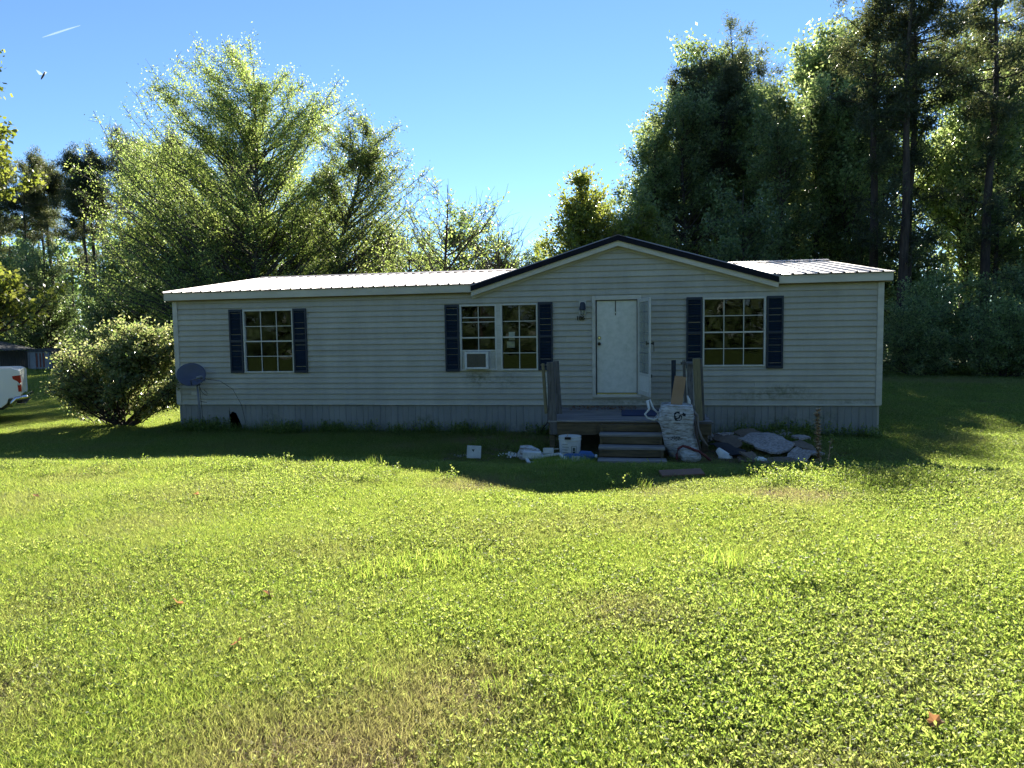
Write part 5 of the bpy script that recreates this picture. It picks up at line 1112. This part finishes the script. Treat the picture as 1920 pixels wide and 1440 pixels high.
# lush crest of taller weeds along the bank, and a fringe against the skirting
def extra(n, x0, x1, y0, y1, ids, s0, s1, wt=None):
    P = scatter(n, x0, x1, y0, y1); P = P[~((P[:, 0] > 8.4) & (P[:, 0] < 11.4) & (P[:, 1] > -3.4))]; P = P[fieldn(P, 3.0, .5)+rng.normal(size=len(P))*.4 > -.1]; put(P, ids, s0, s1, np.zeros(len(P)))
extra(210, 11.3, 15.0, -6.4, -4.9, [9, 10], .45, .95); extra(200, -1, 10.2, -6.6, -5.4, [9, 10, 8], .45, .95); extra(560, 0, 14.6, -.55, -.08, [9, 10, 8, 4], .6, 1.75)
extra(160, 4, 14, -11.5, -7, [9, 10, 8], .5, .8); extra(120, 7, 8.4, -2.6, -.3, [8, 9], .5, .9); extra(60, 8.6, 9.3, -5.2, -4.0, [8], .7, 1.1); extra(40, 11.4, 13.4, -1.2, -.2, [9, 10], .8, 1.3)
Pn = np.concatenate(pts); In = np.concatenate(idx).astype(np.int32); Sn = np.concatenate(scl); Tn = np.concatenate(tin)
me = bpy.data.meshes.new('grass'); me.vertices.add(len(Pn)); co = np.stack([Pn[:, 0], Pn[:, 1], terr(Pn[:, 0], Pn[:, 1])], -1); me.vertices.foreach_set('co', co.astype(np.float32).ravel())
for nm, ty, arr in (('pick', 'INT', In), ('size', 'FLOAT', Sn.astype(np.float32)), ('tint', 'FLOAT', Tn.astype(np.float32)), ('spin', 'FLOAT', rng.uniform(0, 6.28, len(Pn)).astype(np.float32))):
    at = me.attributes.new(nm, ty, 'POINT'); at.data.foreach_set('value', arr)
grass = link('grass', me); tag(grass, 'thick weedy lawn grass covering the yard', 'grass', kind='stuff')
ng = bpy.data.node_groups.new('lawn', 'GeometryNodeTree'); ng.interface.new_socket('Geometry', in_out='INPUT', socket_type='NodeSocketGeometry'); ng.interface.new_socket('Geometry', in_out='OUTPUT', socket_type='NodeSocketGeometry')
gi = ng.nodes.new('NodeGroupInput'); go = ng.nodes.new('NodeGroupOutput'); iop = ng.nodes.new('GeometryNodeInstanceOnPoints'); jn = ng.nodes.new('GeometryNodeJoinGeometry')
infos = []
for q, (nm, pm) in enumerate(protos):
    ob = link(nm, pm, grass, (8+q*.31, -9.6+.17*(q % 3), .38)); tag(ob, kind='stuff')
    oi = ng.nodes.new('GeometryNodeObjectInfo'); oi.inputs['Object'].default_value = ob; oi.inputs['As Instance'].default_value = True; oi.transform_space = 'ORIGINAL'; infos.append(oi)
for oi in reversed(infos): ng.links.new(oi.outputs['Geometry'], jn.inputs[0])   # joined in link order
def named(nm, ty):
    n = ng.nodes.new('GeometryNodeInputNamedAttribute'); n.data_type = ty; n.inputs['Name'].default_value = nm; return n.outputs['Attribute']
ng.links.new(gi.outputs[0], iop.inputs['Points']); ng.links.new(jn.outputs[0], iop.inputs['Instance']); iop.inputs['Pick Instance'].default_value = True
ng.links.new(named('pick', 'INT'), iop.inputs['Instance Index']); ng.links.new(named('size', 'FLOAT'), iop.inputs['Scale'])
cx_ = ng.nodes.new('ShaderNodeCombineXYZ'); ng.links.new(named('spin', 'FLOAT'), cx_.inputs[2]); ng.links.new(cx_.outputs[0], iop.inputs['Rotation'])
ng.links.new(iop.outputs[0], go.inputs[0]); md = grass.modifiers.new('lawn', 'NODES'); md.node_group = ng

# dead brown leaves lying in the near lawn
def deadleaf_mesh(seed):
    rr_ = random.Random(seed); pts_ = [(0, -.045), (.02, -.03), (.045, -.02), (.03, 0), (.05, .03), (.02, .03), (0, .055), (-.02, .028), (-.045, .03), (-.03, 0), (-.045, -.02), (-.015, -.03)]
    mb = MB(); vs = [(0, 0, .004)]+[(x*(1+rr_.uniform(-.2, .2)), y, .25*abs(x)+rr_.uniform(0, .02)) for x, y in pts_]; n = len(pts_)
    me = bpy.data.meshes.new('dead_leaf'); me.from_pydata(vs, [], [(0, i+1, (i+1) % n+1) for i in range(n)]); me.materials.append(M['leafdry']); return me
dl = [deadleaf_mesh(i) for i in range(3)]
for q, (x, y, s_, lb) in enumerate([(6.97,-10.45,1.0,'curled brown dead leaf in the lawn at lower left'), (7.48,-10.24,.85,'upright reddish dead leaf right of the lower left one'), (7.69,-10.98,.7,'small dark dead leaf in the lower left lawn below the reddish one'), (3.55,-7.81,.8,'dead leaf in the far left lawn'), (5.32,-7.65,.8,'dead leaf in the left middle lawn'),
    (11.06,-11.3,.7,'dead leaf near the bottom right corner of the lawn')]):
    o = link('dead_leaf', dl[q % 3], None, (x, y, th(x, y)+.06)); o.rotation_euler = (random.uniform(.3, .9), random.uniform(-.5, .5), random.uniform(0, 6)); o.scale = (s_,)*3; tag(o, lb, 'leaf', 'dead leaves on the lawn')

# ------------------------------------------------------------------ insect and contrail
ins = thing('flying_insect', 'small dark insect flying in the blue sky at the upper left', 'insect', (8.49, -13.0, 2.66))
mb = MB(); mb.tube([(8.482, -13, 2.651), (8.485, -13, 2.655), (8.489, -13, 2.660), (8.492, -13, 2.664), (8.494, -13, 2.667)], [.0006, .0017, .0019, .0016, .0009], 8); mb.build('body', simple('insect_brown', (.07,.05,.05), None, 5, .6), ins, smooth=True)
mt, nt_ = newmat('insect_wing'); tb = N(nt_, 'ShaderNodeBsdfTransparent'); db = N(nt_, 'ShaderNodeBsdfTranslucent'); mx = N(nt_, 'ShaderNodeMixShader'); mx.inputs[0].default_value = .12; o_ = N(nt_, 'ShaderNodeOutputMaterial'); nt_.links.new(tb.outputs[0], mx.inputs[1]); nt_.links.new(db.outputs[0], mx.inputs[2]); nt_.links.new(mx.outputs[0], o_.inputs[0])
for s_ in (-1, 1):
    MB().add([(8.489, -13, 2.661), (8.489+s_*.006-.002, -13.002, 2.668), (8.489+s_*.014-.002, -13.003, 2.668+.004*s_*-1), (8.489+s_*.008-.002, -13.001, 2.661)], [(0,1,2,3)]).build('wing', mt, ins)
mt, nt_ = newmat('contrail_ice'); tb = N(nt_, 'ShaderNodeBsdfTransparent'); db = N(nt_, 'ShaderNodeBsdfDiffuse'); db.inputs[0].default_value = (.9,.9,.9,1); tl_ = N(nt_, 'ShaderNodeBsdfTranslucent'); ad = N(nt_, 'ShaderNodeAddShader'); mx = N(nt_, 'ShaderNodeMixShader'); mx.inputs[0].default_value = .035; o_ = N(nt_, 'ShaderNodeOutputMaterial')
nt_.links.new(db.outputs[0], ad.inputs[0]); nt_.links.new(tl_.outputs[0], ad.inputs[1]); nt_.links.new(tb.outputs[0], mx.inputs[1]); nt_.links.new(ad.outputs[0], mx.inputs[2]); nt_.links.new(mx.outputs[0], o_.inputs[0])
o = MB().tube([(-877, 1000, 470.2), (-855, 1000, 474.6), (-833, 1000, 479), (-811, 1000, 483)], [.5, 1.4, 1.3, .5], 8).build('contrail', mt, smooth=True); tag(o, 'short white vapour trail high in the upper left sky', 'contrail')
